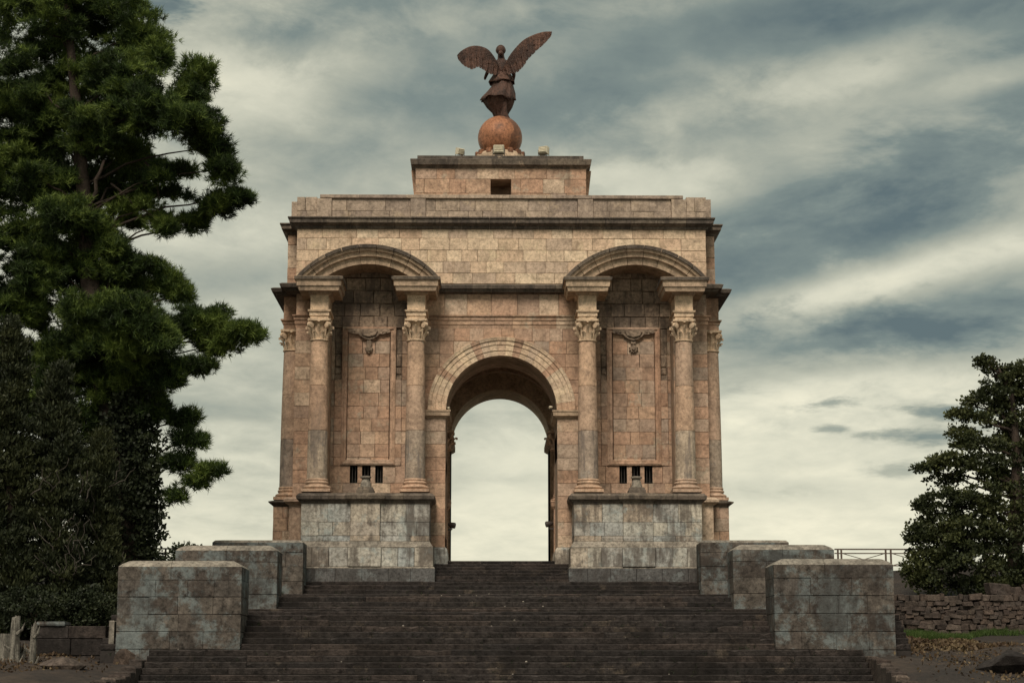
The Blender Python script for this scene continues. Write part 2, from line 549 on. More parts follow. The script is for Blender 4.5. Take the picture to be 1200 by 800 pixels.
def splits(x0, x1, avg, jit=0.3, off=0.0):
    n = max(1, round((x1 - x0) / avg))
    ws = [1 + rng.uniform(-jit, jit) for _ in range(n)]
    if n > 2 and off:
        ws[0] *= 1 - off
    t = sum(ws)
    xs = [x0]
    for q_ in ws:
        xs.append(xs[-1] + q_ / t * (x1 - x0))
    xs[-1] = x1
    return xs


GAP = 0.010


def stone(parent, name, x0, x1, z0, z1, y0, y1, mat, lower=None, bev=0.011, jit=0.010):
    """one ashlar block; lower(x) cuts its foot along an arch"""
    y0 = y0 + rng.uniform(-jit, jit)
    gx = GAP
    ga, gb, gc_, gd = (rng.choice((0.002, 0.003, 0.005, 0.008, 0.012)) for _ in range(4))
    a, b_, c, d = x0 + ga, x1 - gb, z0 + gc_, z1 - gd
    if b_ - a < 0.05:
        return
    if lower is None:
        poly = [(a, c), (b_, c), (b_, d), (a, d)]
    else:
        xs = [a + (b_ - a) * k / 10 for k in range(11)]
        zs = [max(c, lower(x) + gx) for x in xs]
        if max(zs) <= c + 1e-6:
            poly = [(a, c), (b_, c), (b_, d), (a, d)]
        else:
            keep = [k for k in range(11) if zs[k] < d - 0.05]
            if len(keep) < 2:
                return
            k0, k1 = keep[0], keep[-1]
            pts = [(xs[k], min(zs[k], d - 0.02)) for k in range(k0, k1 + 1)]
            if pts[-1][0] - pts[0][0] < 0.08:
                return
            poly = pts + [(xs[k1], d), (xs[k0], d)]
    m_ = MB()
    m_.prism(poly, y0, y1, bev)
    return m_.build(name, mat, parent)


def course_wall(parent, name, x0, x1, zs, y0, y1, mat, avg, lower=None, holes=(), jit=0.3):
    """rows of ashlar between the levels zs; holes = [(x0, x1, z0, z1)] stay open"""
    for i in range(len(zs) - 1):
        z0, z1 = min(zs[i], zs[i + 1]), max(zs[i], zs[i + 1])
        segs = [(x0, x1)]
        for h in holes:
            if h[2] < z1 - 0.05 and h[3] > z0 + 0.05:
                ns = []
                for a, b_ in segs:
                    if h[1] <= a or h[0] >= b_:
                        ns.append((a, b_))
                    else:
                        if h[0] > a:
                            ns.append((a, h[0]))
                        if h[1] < b_:
                            ns.append((h[1], b_))
                segs = ns
        for a, b_ in segs:
            xs = splits(a, b_, avg * rng.uniform(0.9, 1.15), jit, 0.45 if i % 2 else 0.0)
            for k in range(len(xs) - 1):
                stone(parent, name, xs[k], xs[k + 1], z0, z1, y0, y1, mat, lower)


def cornice(parent, name, x0, x1, y0, y1, prof, mat, avg=1.0, l=1, r=1):
    """a moulded course in lengths that butt at open joints"""
    xs = splits(x0, x1, avg, 0.2)
    n = len(xs) - 1
    for k in range(n):
        m_ = MB()
        e0, e1 = (l if k == 0 else 0), (r if k == n - 1 else 0)
        ga, gb = (0 if e0 or k == 0 else 0.006), (0 if e1 or k == n - 1 else 0.006)
        m_.loft(xs[k] + ga, xs[k + 1] - gb, y0, y1, prof, e0, e1)
        m_.build(name, mat, parent)


def arc_wall(m_, f, xs, ztop, y0, y1):
    """wall between y0 and y1 whose foot follows f(x): solid strips"""
    for a, b_, fa, fb in [(xs[i], xs[i + 1], f(xs[i] + 1e-4), f(xs[i + 1] - 1e-4)) for i in range(len(xs) - 1)]:
        if b_ - a < 1e-3:
            continue
        vs = [(a, y0, fa), (b_, y0, fb), (b_, y0, ztop), (a, y0, ztop), (a, y1, fa), (b_, y1, fb), (b_, y1, ztop), (a, y1, ztop)]
        m_.add(vs, [(0, 1, 2, 3), (7, 6, 5, 4), (0, 4, 5, 1), (3, 2, 6, 7), (0, 3, 7, 4), (1, 5, 6, 2)])


# ------------------------------------------------------------------ ground and stairs
EYE = CAM.z
stair = []                                       # (front edge Y, tread Z) of every step, bottom to top


def terrain(x, y):
    prof = [(-140, -6.4), (-60, -6.2), (-45, -5.5), (-34, -4.75), (-26, -3.72), (-20, -3.3), (-11.2, -2.7), (-10.2, -1.4), (-4, -0.5), (1, 0.75), (18, 0.9), (40, -2), (120, -25), (400, -70), (2500, -120)]
    ys, zs = zip(*prof)
    z = float(np.interp(y, ys, zs))
    ax = abs(x)
    if ax < (11.7 if y < -25.7 else 13.3):
        if y > -33 and y < 18:
            z = min(z, -5.9 if y < -26 else (-4.4 if y < -12 else -1.7))
    elif ax > 60:
        z -= (ax - 60) * 0.12
    if ax > 11.7:
        z += 0.10 * math.sin(x * 0.9 + y * 0.35) + 0.06 * math.sin(x * 2.3 - y * 1.1)
        if y > -34:
            z += 0.02 * min(ax - 13.3, 20)
    return z


def build_ground():
    xs = sorted(set([-2500, -900, -400, -200, -120, -80] + list(np.arange(-60, -13.4, 1.0)) + [-13.35, -13.25, -12.5, -11.75, -11.65] + list(np.arange(-9, 9.1, 3.0)) + [11.65, 11.75, 12.5, 13.25, 13.35]
                    + list(np.arange(14, 61, 1.0)) + [80, 120, 200, 400, 900, 2500]))
    ys = sorted(set([-400, -140, -110, -90, -75] + list(np.arange(-66, -34, 2.0)) + list(np.arange(-34, 8, 0.8)) + [-11.2, -10.2, -25.75, -25.65] + list(np.arange(8, 40, 4.0)) + [60, 120, 250, 400, 900, 2500]))
    nx = len(xs)
    vs = [(x, y, terrain(x, y)) for y in ys for x in xs]
    fs = [(j * nx + i, j * nx + i + 1, (j + 1) * nx + i + 1, (j + 1) * nx + i) for j in range(len(ys) - 1) for i in range(nx - 1)]
    m_ = MB()
    m_.add(vs, fs)
    o = m_.build('ground', M['ground'], None, True)
    structure(o)


build_ground()

RISE = 0.2
# the flights: rise 0.2 m; between the block pairs the stair flattens into landings
ys_, z_ = [], -6.2
Y = -30.3
for k in range(13):                               # foot flight, up to the near blocks
    stair.append((Y, z_ + RISE))
    z_ += RISE
    Y += 0.36
Y = -25.4
for k, dy in enumerate([0.0, 0.32, 0.32, 0.32, 0.32, 0.32]):
    Y += dy
    z_ += RISE
    stair.append((Y, z_))
for Y in (-21.2, -18.6, -15.5, -15.15, -14.8, -11.4, -8.6, -4.8, -4.45, -4.1, -3.4):
    z_ += RISE
    stair.append((Y, z_))
zend = z_
# all the treads are lifted together so that the last one meets the foot of the pedestals
lift = 0.0 - zend
stair = [(y, z + lift) for y, z in stair]
STX = 13.3
stairs = bpy.data.objects.new('stairs', None)
COL.objects.link(stairs)
structure(stairs)
core = MB()
for i, (y, z) in enumerate(stair):
    yn = stair[i + 1][0] if i + 1 < len(stair) else 0.2
    hw = 11.6 if y < -25.6 else STX
    core.box(-hw, hw, y + 0.06, yn + 0.3, -7.0, z - 0.012)
core.build('stair_core', M['mortar_dark'], stairs)


def slab(a, b_, y0, y1, zb, zt, wear):
    """one step stone: its nosing is worn and chipped along the length"""
    m_ = MB()
    n = max(3, int((b_ - a) / 0.22))
    rows = [[], [], [], [], []]
    sag = rng.uniform(0, 0.008)
    for k in range(n + 1):
        u_ = k / n
        x = a + (b_ - a) * u_
        chip = rng.uniform(0.03, 0.07) if rng.random() < 0.05 else rng.uniform(0.0, 0.008)
        chip *= wear
        rows[0].append((x, y0 + 0.02, zb))
        rows[1].append((x, y0 + rng.uniform(-0.006, 0.008), zt - 0.03 - chip))
        rows[2].append((x, y0 + 0.025 + chip * 0.7, zt - sag * math.sin(u_ * PI) - chip * 0.35))
        rows[3].append((x, y1, zt))
        rows[4].append((x, y1, zb))
    m_.rings([[rows[q_][k] for q_ in range(5)] for k in range(n + 1)])
    return m_


for i, (y, z) in enumerate(stair):
    yn = stair[i + 1][0] if i + 1 < len(stair) else -2.2
    hw = 11.6 if y < -25.6 else STX
    xs = splits(-hw, hw, 2.35, 0.4)
    for k in range(len(xs) - 1):
        jy, jz = rng.uniform(-0.03, 0.03), rng.uniform(-0.022, 0.004)
        g_ = rng.choice((0.004, 0.008, 0.014))
        slab(xs[k] + g_, xs[k + 1] - g_, y + jy, min(yn + 0.05, y + 1.4), z - RISE + 0.005, z + jz, 1.0).build('step_stone', M['step'], stairs)

# rough kerb stones that hold the earth beside the foot flight
for sgn in (-1, 1):
    y = -34.2
    while y < -26.0:
        ln = rng.uniform(0.55, 1.0)
        zt = terrain(sgn * 12.0, y + ln / 2) + rng.uniform(0.02, 0.14)
        xw = rng.uniform(0.38, 0.55)
        x0, x1 = sorted((sgn * 11.62, sgn * (11.62 + xw)))
        m_ = MB()
        q_ = rng.uniform(0.03, 0.08)
        m_.rings([[(x0, y + 0.02, zt - 1.7), (x1, y + 0.02, zt - 1.7), (x1, y + ln - 0.02, zt - 1.7), (x0, y + ln - 0.02, zt - 1.7)],
                  [(x0, y + 0.01, zt - q_), (x1, y + 0.03, zt - q_ * 1.3), (x1, y + ln - 0.02, zt - q_), (x0, y + ln - 0.01, zt - q_ * 0.8)],
                  [(x0 + q_, y + q_, zt), (x1 - q_, y + q_, zt - 0.03), (x1 - q_, y + ln - q_, zt), (x0 + q_, y + ln - q_, zt - 0.02)]])
        m_.build('kerb_stone', M['kerb'], stairs)
        y += ln

# ------------------------------------------------------------------ the arch
arch = thing('triumphal_arch', 'tall weathered limestone triumphal arch with paired columns at the head of the stairs', 'monument', (0, 0, 0))

YA, YN, YC, YE, YP = -0.30, 1.45, -1.35, -1.93, -2.3
HB = -XA(344.5, 0, 480)                           # half width of the body
HW = HB + 0.52                                    # half width of the side wings
YB1 = 13.75                                       # back of the monument
ZF = ZA(657, 0.2)                                 # floor inside the arch
z_cor0, z_cor1 = ZA(343, 0), ZA(333, 0)           # main cornice
z_at0, z_at1 = ZA(332.5, YA), ZA(265.5, YA)       # attic wall
z_arch = ZA(375, 0)
# arch opening
r_in = (XA(652.6, -0.1, 480) - XA(522.3, -0.1, 480)) / 2
z_spr = ZA(480.5, -0.1)
PXM = r_in / 65.2
r_out = 87 * PXM


def f_arch(x):
    return z_spr + math.sqrt(max(r_in ** 2 - x * x, 0)) if abs(x) < r_in else -0.2


# niche arches
NX = -XA(430, -0.6, 400)
zn_c = ZA(288, -0.8) - 109.6 * PXM * 0.985
RN1, RN0 = 109.6 * PXM * 0.985, 89 * PXM * 0.985
NI, NO = -XA(473.5, YC), -XA(387, YC)            # the bay between a pair of columns, inner and outer side
z_ped = ZA(577.5, -1.4)


def f_niche(x):
    ax = abs(x)
    if NI - 0.2 < ax < NO + 0.2:
        d = ax - NX
        return zn_c + math.sqrt(max(RN0 ** 2 - d * d, 0)) + 0.02
    return -0.2


def f_both(x):
    return max(f_arch(x), f_niche(x))


def xsamples(x0, x1, step, extra=()):
    xs = list(np.arange(x0, x1, step)) + [x1]
    for e in extra:
        xs += [e, -e]
    return sorted(set(round(float(x), 5) for x in xs if x0 <= x <= x1))


core = MB()
brk = (r_in, NI - 0.2, NO + 0.2)
xs = xsamples(-HB + 0.06, HB - 0.06, 0.15, brk)
arc_wall(core, f_both, xs, z_at1, 0.06, YN + 0.6)
arc_wall(core, lambda x: f_niche(x) if f_niche(x) > 0 else z_cor0 + 0.05, xs, z_at1, YA + 0.06, 0.06)
core.build('masonry_core', M['mortar'], arch)
inn = MB()
arc_wall(inn, f_arch, xs, z_at1, YN + 0.6, 3.4)
zch = z_spr + r_in + 1.0
for s in (-1, 1):
    a, b_ = sorted((s * 3.6, s * (HB - 0.06)))
    inn.box(a, b_, 3.4, 10.4, -0.2, z_at1)
inn.box(-3.6, 3.6, 3.4, 10.4, zch, z_at1)
# ribs that turn the inner chamber into a dark coffered vault
for yy in (4.6, 6.9, 9.2):
    inn.sector(0, z_spr + 0.2, R(4), R(176), [(r_in + 0.55, yy - 0.25), (r_in + 0.55, yy + 0.25), (r_in + 1.3, yy + 0.25), (r_in + 1.3, yy - 0.25)], 20)
inn.build('inner_vault', M['inner'], arch)

rear = MB()
arc_wall(rear, f_arch, xs, z_at1, 10.4, YB1)
rear.build('rear_arch', M['attic'], arch)  # brighter stone than the vault, painting in back light on the soffit

fl = MB()
fl.box(-3.6, 3.6, 0.1, 15.5, -0.5, ZF)
fl.box(-11, 11, 13.75, 18, -0.5, ZF - 0.01)
structure(fl.build('floor', M['paving']))
# steps between the pedestals
us = bpy.data.objects.new('upper_stairs', None)
COL.objects.link(us)
structure(us)
PIN = -XA(505, YP - 0.15, 650)                    # inner end of the pedestals
n_up = 7
for k in range(n_up):
    zt = ZF * (k + 1) / n_up
    y0 = -2.2 + k * 0.36
    xs = splits(-PIN - 0.05, PIN + 0.05, 1.3, 0.35)
    for i in range(len(xs) - 1):
        slab(xs[i] + 0.006, xs[i + 1] - 0.006, y0 + rng.uniform(-0.02, 0.02), y0 + 1.0, zt - ZF / n_up, zt - rng.uniform(0, 0.015), 0.8).build('step_stone', M['step'], us)

# --- attic wall
attic = pivot('attic_wall', arch)
zs = [ZA(p, YA) for p in (332.5, 320, 306.7, 293.3, 279.5, 265.5)]


def f_ring(x):
    d = abs(x) - NX
    return zn_c + math.sqrt(max((RN1 - 0.03) ** 2 - d * d, 0)) if abs(d) < RN1 else -9


course_wall(attic, 'attic_stone', -HB, HB, zs, YA, YA + 0.16, M['attic'], 0.98, f_ring)
# --- side wings of the attic, set back behind the front
for s in (-1, 1):
    wg = MB()
    a, b_ = sorted((s * (HB - 0.3), s * HW))
    wg.box(a, b_, 1.06, 12.7, z_arch, z_at1)
    wing_ = wg.build('side_wing', M['mortar'], arch)
    for i in range(len(zs) - 1):
        x0, x1 = sorted((s * HB, s * (HW + 0.03)))
        stone(wing_, 'attic_stone', x0 - 0.02, x1 + 0.02, zs[i] - 0.05, zs[i + 1] - 0.05, 0.98, 12.7, M['warm'])
    for (p0, p1) in ((375, 362), (362, 349)):
        stone(wing_, 'frieze_stone', x0 - 0.02, x1, ZA(p0, 1), ZA(p1, 1), 0.98, 12.7, M['warm'])
# --- attic cornice
pr = [(0.0, -0.22), (0.08, -0.20), (0.10, -0.10), (0.30, 0.0), (0.34, 0.03), (0.36, 0.20), (0.42, 0.24), (0.42, 0.30), (0.05, 0.36)]
zc_ = ZA(262, YA - 0.3)
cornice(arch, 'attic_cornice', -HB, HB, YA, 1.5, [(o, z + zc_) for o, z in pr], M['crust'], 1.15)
for s in (-1, 1):
    x0, x1 = sorted((s * (HB - 0.6), s * HW))
    m_ = MB()
    m_.loft(x0, x1, 1.0, 12.8, [(o, z + zc_) for o, z in pr], int(s < 0), int(s > 0), 1, 1)
    m_.build('attic_cornice', M['crust'], arch)
roof = MB()
roof.box(-HB, HB, YA + 0.1, YB1, z_at1 - 0.02, zc_ + 0.38)
roof.build('roof', M['para'], arch)
# --- parapet
YPA = -0.12
par = MB()
zp0, zp1, zp2 = ZA(256, YPA), ZA(233.5, YPA), ZA(229, YPA)
xpl, xpr = XA(372, YPA), -XA(372, YPA)
par.box(xpl, xpr, YPA + 0.07, YPA + 0.6, zp0, zp1)
parapet = par.build('parapet', M['mortar'], arch)
pil = [XA(p, YPA, 240) for p in (371.5, 389, 481, 499)]
pils = [(pil[0], pil[1]), (pil[2], pil[3]), (-pil[3], -pil[2]), (-pil[1], -pil[0])]
zmid = ZA(247.5, YPA)
prev = None
for a, b_ in zip(pils[:-1], pils[1:]):
    course_wall(parapet, 'parapet_stone', a[1], b_[0], [zp0, zmid, zp1], YPA, YPA + 0.2, M['para'], 1.0)
for a, b_ in pils:
    m_ = MB()
    m_.loft(a + 0.008, b_ - 0.008, YPA - 0.10, YPA + 0.7, [(0, zp0), (0, zp1 - 0.01)])
    m_.build('parapet_pier', M['para'], parapet)
cornice(parapet, 'coping', xpl, xpr, YPA - 0.05, YPA + 0.75, [(0, zp1), (0.06, zp1 + 0.03), (0.06, zp2 - 0.02), (0.03, zp2)], M['para'], 2.2)
for s in (-1, 1):
    zt = ZA(231.5 if s < 0 else 230.5, YPA)
    xa, xb = sorted((s * XA(348, YPA, 240) * -1, s * -pil[0]))
    for z0, z1, q_ in ((zp0, zmid, 0.5), (zmid, zt, 0.42)):
        xm = xa + (xb - xa) * q_
        stone(parapet, 'parapet_stone', xa, xm, z0, z1, YPA, YPA + 0.8, M['para'])
        stone(parapet, 'parapet_stone', xm, xb, z0, z1, YPA, YPA + 0.8, M['para'])
    x0, x1 = sorted((s * (HB - 0.3), s * (HW - 0.08)))
    for z0, z1 in ((zp0 - 0.05, zmid), (zmid, ZA(237 if s < 0 else 233, 1.0))):
        stone(parapet, 'parapet_stone', x0, x1, z0, z1, 1.0, 1.9, M['para'])
    x0, x1 = sorted((s * (HW - 0.7), s * (HW - 0.1)))
    m_ = MB()
    m_.box(x0, x1, 1.9, 12.4, zp0 - 0.3, ZA(240, 1.0))
    m_.build('parapet_return', M['para'], parapet)
# --- upper block under the globe
YU = 2.6
ub = MB()
uxl, uxr = XA(487, YU, 205), XA(687, YU, 205)
zu0, zu1 = ZA(232, YU), ZA(195, YU)
dxl, dxr, dz0, dz1 = XA(575, YU, 215), XA(599, YU, 215), zu0, ZA(210, YU)
ub.box(uxl + 0.03, dxl, YU + 0.06, YU + 8.4, zu0 - 2.2, zu1)
ub.box(dxr, uxr - 0.03, YU + 0.06, YU + 8.4, zu0 - 2.2, zu1)
ub.box(dxl, dxr, YU + 0.06, YU + 8.4, dz1, zu1)
ub.box(dxl, dxr, YU + 1.6, YU + 8.4, zu0 - 2.2, dz1)
ub.box(dxl, dxr, YU + 0.06, YU + 8.4, zu0 - 2.2, dz0 - 0.1)
upper = ub.build('upper_block', M['mortar'], arch)
course_wall(upper, 'block_stone', uxl, uxr, [zu0 - 0.35, ZA(226.5, YU), ZA(210, YU), zu1], YU, YU + 0.25, M['warm'], 0.95, holes=[(dxl, dxr, dz0 - 0.05, dz1)])
for s in (-1, 1):                                 # battered flanks that stand a little behind the front
    x0 = uxl if s < 0 else uxr
    m_ = MB()
    t_, b2 = abs(XA(482, YU + 0.8, 196)), abs(XA(486.0, YU + 0.8, 227))
    m_.rings([[(s * (abs(x0) - 0.3), YU + 0.8, zu0 - 2), (s * b2, YU + 0.8, zu0 - 2), (s * b2, YU + 7.8, zu0 - 2), (s * (abs(x0) - 0.3), YU + 7.8, zu0 - 2)],
              [(s * (abs(x0) - 0.3), YU + 0.8, zu0), (s * b2, YU + 0.8, zu0), (s * b2, YU + 7.8, zu0), (s * (abs(x0) - 0.3), YU + 7.8, zu0)],
              [(s * (abs(x0) - 0.3), YU + 0.8, zu1), (s * t_, YU + 0.8, zu1), (s * t_, YU + 7.8, zu1), (s * (abs(x0) - 0.3), YU + 7.8, zu1)]])
    m_.build('block_flank', M['warm'], upper)
zq = [ZA(p, YU - 0.2) for p in (196.5, 194.5, 193, 187, 186.2)]
cornice(upper, 'block_coping', uxl, uxr, YU, YU + 8.4, [(0, zq[0]), (0.06, zq[1]), (0.22, zq[2]), (0.27, zq[3]), (0.2, zq[4])], M['crust'], 2.0)
zpl = ZA(182.6, YU + 0.1)
m_ = MB()
m_.loft(XA(489, YU, 184), XA(684, YU, 184), YU + 0.1, YU + 8.2, [(0, zq[4] - 0.05), (0, zpl)])
m_.build('top_slab', M['crust'], upper)

# --- columns: one is built, the others are copies
def make_capital(parent, r, z0, z1, cx_, cy_, mat):
    m_ = MB()
    h = z1 - z0
    m_.lathe([(r * 1.0, z0 - 0.02), (r * 1.1, z0 + 0.01), (r * 1.1, z0 + 0.06), (r * 0.82, z0 + 0.07), (r * 0.78, z0 + h * 0.5), (r * 0.84, z0 + h * 0.75), (r * 1.15, z0 + h * 0.88)], 20, (cx_, cy_))
    ab = r * 1.42
    ring = []
    for k in range(4):                            # abacus with hollow sides and cut corners
        a = PI / 4 + k * PI / 2
        for da, q_ in ((-0.07, 1.0), (0.07, 1.0), (PI / 8, 0.80), (PI / 4, 0.715), (3 * PI / 8, 0.80)):
            ring.append((a + da, q_ * ab * 1.22))
    m_.rings([[(cx_ + q_ * s_ * math.cos(a), cy_ + q_ * s_ * math.sin(a), z) for a, q_ in ring] for s_, z in ((0.93, z0 + h * 0.86), (1.0, z0 + h * 0.90), (1.0, z0 + h * 1.0))])

    def leaf(a, zb, zt, r0, wd, out):
        ca, sa = math.cos(a), math.sin(a)
        rs = []
        for t, o_, wq in ((0, 0.02, 0.8), (0.35, 0.05, 1.0), (0.65, 0.10, 0.95), (0.88, out * 0.8, 0.8), (1.0, out, 0.45), (0.93, out * 1.12, 0.25), (0.80, out * 1.05, 0.1)):
            z = zb + (zt - zb) * t
            rr = r0 + o_
            hw = wd * wq
            row = []
            for u_, d_ in ((-1, -0.035), (-0.5, 0.0), (0, 0.03), (0.5, 0.0), (1, -0.035)):
                x, y = rr + d_, u_ * hw
                row.append((cx_ + x * ca - y * sa, cy_ + x * sa + y * ca, z))
            for u_ in (1, 0, -1):
                x, y = rr - 0.06, u_ * hw * 0.8
                row.append((cx_ + x * ca - y * sa, cy_ + x * sa + y * ca, z))
            rs.append(row)
        m_.rings(rs)

    for k in range(8):
        leaf(2 * PI * k / 8 + PI / 8, z0 + 0.05, z0 + h * 0.42, r * 0.90, r * 0.27, r * 0.56)
    for k in range(8):
        leaf(2 * PI * k / 8, z0 + 0.05, z0 + h * 0.70, r * 0.86, r * 0.22, r * 0.66)
    for k in range(4):                            # volutes under the corners, a flower on each side
        a = PI / 4 + k * PI / 2
        c0 = Vector((cx_, cy_, 0)) + Vector((math.cos(a), math.sin(a), 0)) * r * 1.38
        tg = Vector((-math.sin(a), math.cos(a), 0))
        rad = Vector((math.cos(a), math.sin(a), 0))
        rr = h * 0.15
        m_.rings([[c0 + tg * t_ + rad * (rr * q_ * math.cos(b2)) + Vector((0, 0, z0 + h * 0.72 + rr * q_ * math.sin(b2))) for b2 in [2 * PI * i / 10 for i in range(10)]]
                  for t_, q_ in ((-0.09, 0.6), (-0.08, 1), (0.08, 1), (0.09, 0.6))])
        a2 = k * PI / 2
        c1 = Vector((cx_ + math.cos(a2) * r * 1.22, cy_ + math.sin(a2) * r * 1.22, z0 + h * 0.9))
        m_.tube([c1 - Vector((math.cos(a2), math.sin(a2), 0)) * 0.05, c1 + Vector((math.cos(a2), math.sin(a2), 0)) * 0.06], [0.10, 0.07], 8)
    return m_.build('capital', mat, parent, True)


def make_column(root, cx_, cy_, zb, zt, r, name='column', short=False, cap=1.0):
    c = pivot(name, root)
    c.location = Vector((cx_, cy_, zb))
    H = zt - zb
    m_ = MB()
    hb = 0.64 if not short else 0.4
    q_ = r / 0.46
    m_.loft(cx_ - 0.66 * q_, cx_ + 0.66 * q_, cy_ - 0.66 * q_, cy_ + 0.66 * q_, [(0, zb), (0, zb + hb * 0.22)])
    prof = [(0.60 * q_, zb + hb * 0.22)]
    for rr, zz, amp in ((0.58, 0.36, 0.10), (0.50, 0.70, 0.055)):
        for t in (-70, -35, 0, 35, 70):
            prof.append(((rr + amp * (math.cos(R(t)) - 0.35)) * q_, zb + hb * (zz + (0.13 if rr > 0.55 else 0.09) * math.sin(R(t)))))
        if rr > 0.55:
            prof += [(0.50 * q_, zb + hb * 0.53), (0.50 * q_, zb + hb * 0.60)]
    prof += [(0.47 * q_, zb + hb * 0.84), (0.50 * q_, zb + hb * 0.88), (0.50 * q_, zb + hb * 0.95), (0.475 * q_, zb + hb)]
    m_.lathe(prof, 28, (cx_, cy_))
    m_.build('column_base', M['column'], c, True)
    hc = (ZA(375.5, YC) - ZA(400.5, YC)) * (1 if not short else 0.9)
    z0, z1 = zb + hb, zt - hc
    cuts = [0, 0.345, 0.67, 1.0] if not short else [0, 0.5, 1.0]
    for i in range(len(cuts) - 1):
        pr_ = []
        for t in np.linspace(cuts[i], cuts[i + 1], 6):
            rr = r * (1.0 - 0.16 * t ** 1.8)
            z = z0 + (z1 - z0) * t
            if i > 0 and abs(t - cuts[i]) < 1e-6:
                pr_ += [(rr - 0.02, z), (rr, z + 0.02)]
            elif abs(t - cuts[i + 1]) < 1e-6:
                pr_ += [(rr, z - 0.02), (rr - 0.02, z)]
            else:
                pr_.append((rr, z))
        d_ = MB()
        d_.lathe(pr_, 32, (cx_, cy_))
        d_.build('drum', M['drum_low'] if i == 0 and not short else M['column'], c, True)
    make_capital(c, r * 0.86 * cap, z1, zt, cx_, cy_, M['capital'] if not short else M['column'])
    return c


def copy_part(o, parent, delta):
    c = o.copy()
    COL.objects.link(c)
    c.parent = parent
    c.location = o.location + delta
    for ch in o.children:
        k = ch.copy()
        COL.objects.link(k)
        k.parent = c
    return c


zcb, zct = ZA(577.5, YC), ZA(375.5, YC)
X1, X2 = XA(373, YC), XA(487, YC)
col0 = make_column(arch, X1, YC, zcb, zct, 0.47)
for x in (X2, -X2, -X1):
    copy_part(col0, arch, Vector((x - X1, 0, 0)))
YSC = 1.25
XS = -(HB + 0.28)
zsb, zst = ZA(587, YSC), ZA(388.5, YSC)
scol = make_column(arch, XS, YSC, zsb, zst, 0.47)
for x, y in ((-XS, YSC), (XS, 12.3), (-XS, 12.3)):
    copy_part(scol, arch, Vector((x - XS, y - YSC, 0)))
for s in (-1, 1):                                 # entablature pieces over the side columns
    for y in (YSC, 12.3):
        m_ = MB()
        zz = zst
        m_.loft(s * -XS - 0.40, s * -XS + 0.40, y - 0.40, y + 0.40, [(0, zz), (0, zz + 0.28), (0.05, zz + 0.28), (0.05, zz + 0.36), (0.13, zz + 0.44), (0.13, zz + 0.50), (0, zz + 0.52), (0, ZA(345, 1))], 1, 1, 1, 1)
        m_.build('entablature_block', M['warm'], arch)

# --- entablature blocks over the front columns
PE = [(375.6, 0.0), (370.5, 0.0), (370.2, 0.04), (365.5, 0.04), (365.2, 0.10), (363.2, 0.12), (362.8, 0.0), (346, 0.0), (344.5, 0.10), (342.5, 0.14), (341.8, 0.50), (336.6, 0.55), (336.2, 0.60), (329.6, 0.62), (329.2, 0.68), (325.5, 0.70), (324.8, 0.60)]
for x in (X1, X2, -X2, -X1):
    en = pivot('entablature', arch)
    parts = ((PE[:8], M['capital']), (PE[7:], M['moulding']))
    for pp, mt in parts:
        m_ = MB()
        m_.loft(x - 0.42, x + 0.42, YC - 0.42, 0.1 if pp is PE[:8] else 0.1, [(o, ZA(p, YC - 0.42 - o * 0.6)) for p, o in pp])
        m_.build('frieze_block' if pp[0][0] > 370 else 'cornice_block', mt, en)
    # blackened weathering slab on top
    m_ = MB()
    m_.loft(x - 0.42, x + 0.42, YC - 0.42, 0.05, [(0.705, ZA(328.6, -2.2)), (0.72, ZA(325.4, -2.2)), (0.55, ZA(324.2, -2.2))])
    m_.build('weathering_slab', M['crust'], en)

# --- main cornice in the middle and round the corners
pc = [(344.5, 0.05), (343, 0.12), (342, 0.32), (338.5, 0.38), (338, 0.46), (334, 0.50), (333, 0.42)]
pcz = [(o, ZA(p, -o)) for p, o in pc]
xc = abs(X2) - 0.42
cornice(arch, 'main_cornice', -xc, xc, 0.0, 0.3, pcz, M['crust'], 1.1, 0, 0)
pcz2 = [(o * 1.5, z) for o, z in pcz]
for s in (-1, 1):
    x0, x1 = sorted((s * (abs(X1) + 0.40), s * HB))
    m_ = MB()
    m_.loft(x0, x1, 0.0, 1.3, pcz2, int(s < 0), int(s > 0))
    m_.build('main_cornice', M['crust'], arch)
    x0, x1 = sorted((s * (HB - 0.5), s * HW))
    m_ = MB()
    pz3 = [(0.02, pcz[0][1] - 0.35), (0.10, pcz[0][1] - 0.30)] + [(o * 1.5, z) for o, z in pcz]
    m_.loft(x0, x1, 1.0, 12.7, [(o, z - 0.02) for o, z in pz3], int(s < 0), int(s > 0), 1, 1)
    m_.build('main_cornice', M['crust'], arch)
# --- frieze and architrave in the middle
xf = abs(X2) - 0.3
course_wall(arch, 'frieze_stone', -xf, xf, [ZA(370.5, 0), z_cor0 + 0.04], 0.0, 0.15, M['warm'], 0.95)
pa = [(385, 0.0), (380.6, 0.02), (380.4, 0.05), (375.6, 0.05), (375.4, 0.09), (371.6, 0.10), (371.2, 0.16), (369.8, 0.17), (369.4, 0.02)]
cornice(arch, 'architrave', -xf, xf, 0.0, 0.2, [(o, ZA(p, 0)) for p, o in pa], M['warm'], 1.05, 0, 0)
# --- spandrels
zs = [ZA(p, 0) for p in (490.5, 476, 460.3, 445.2, 430, 414.7, 399.7, 384.8)]


def f_out(x):
    return z_spr + math.sqrt(max((r_out - 0.04) ** 2 - x * x, 0)) if abs(x) < r_out - 0.04 else -9


sp = pivot('spandrel_wall', arch)
for i in range(len(zs) - 1):
    for a, b_ in ((-xf, 0), (0, xf)):
        xs = splits(a, b_, 0.82, 0.25)
        for k in range(len(xs) - 1):
            stone(sp, 'spandrel_stone', xs[k], xs[k + 1], zs[i], zs[i + 1], 0.0, 0.15, M['warm'], f_out)
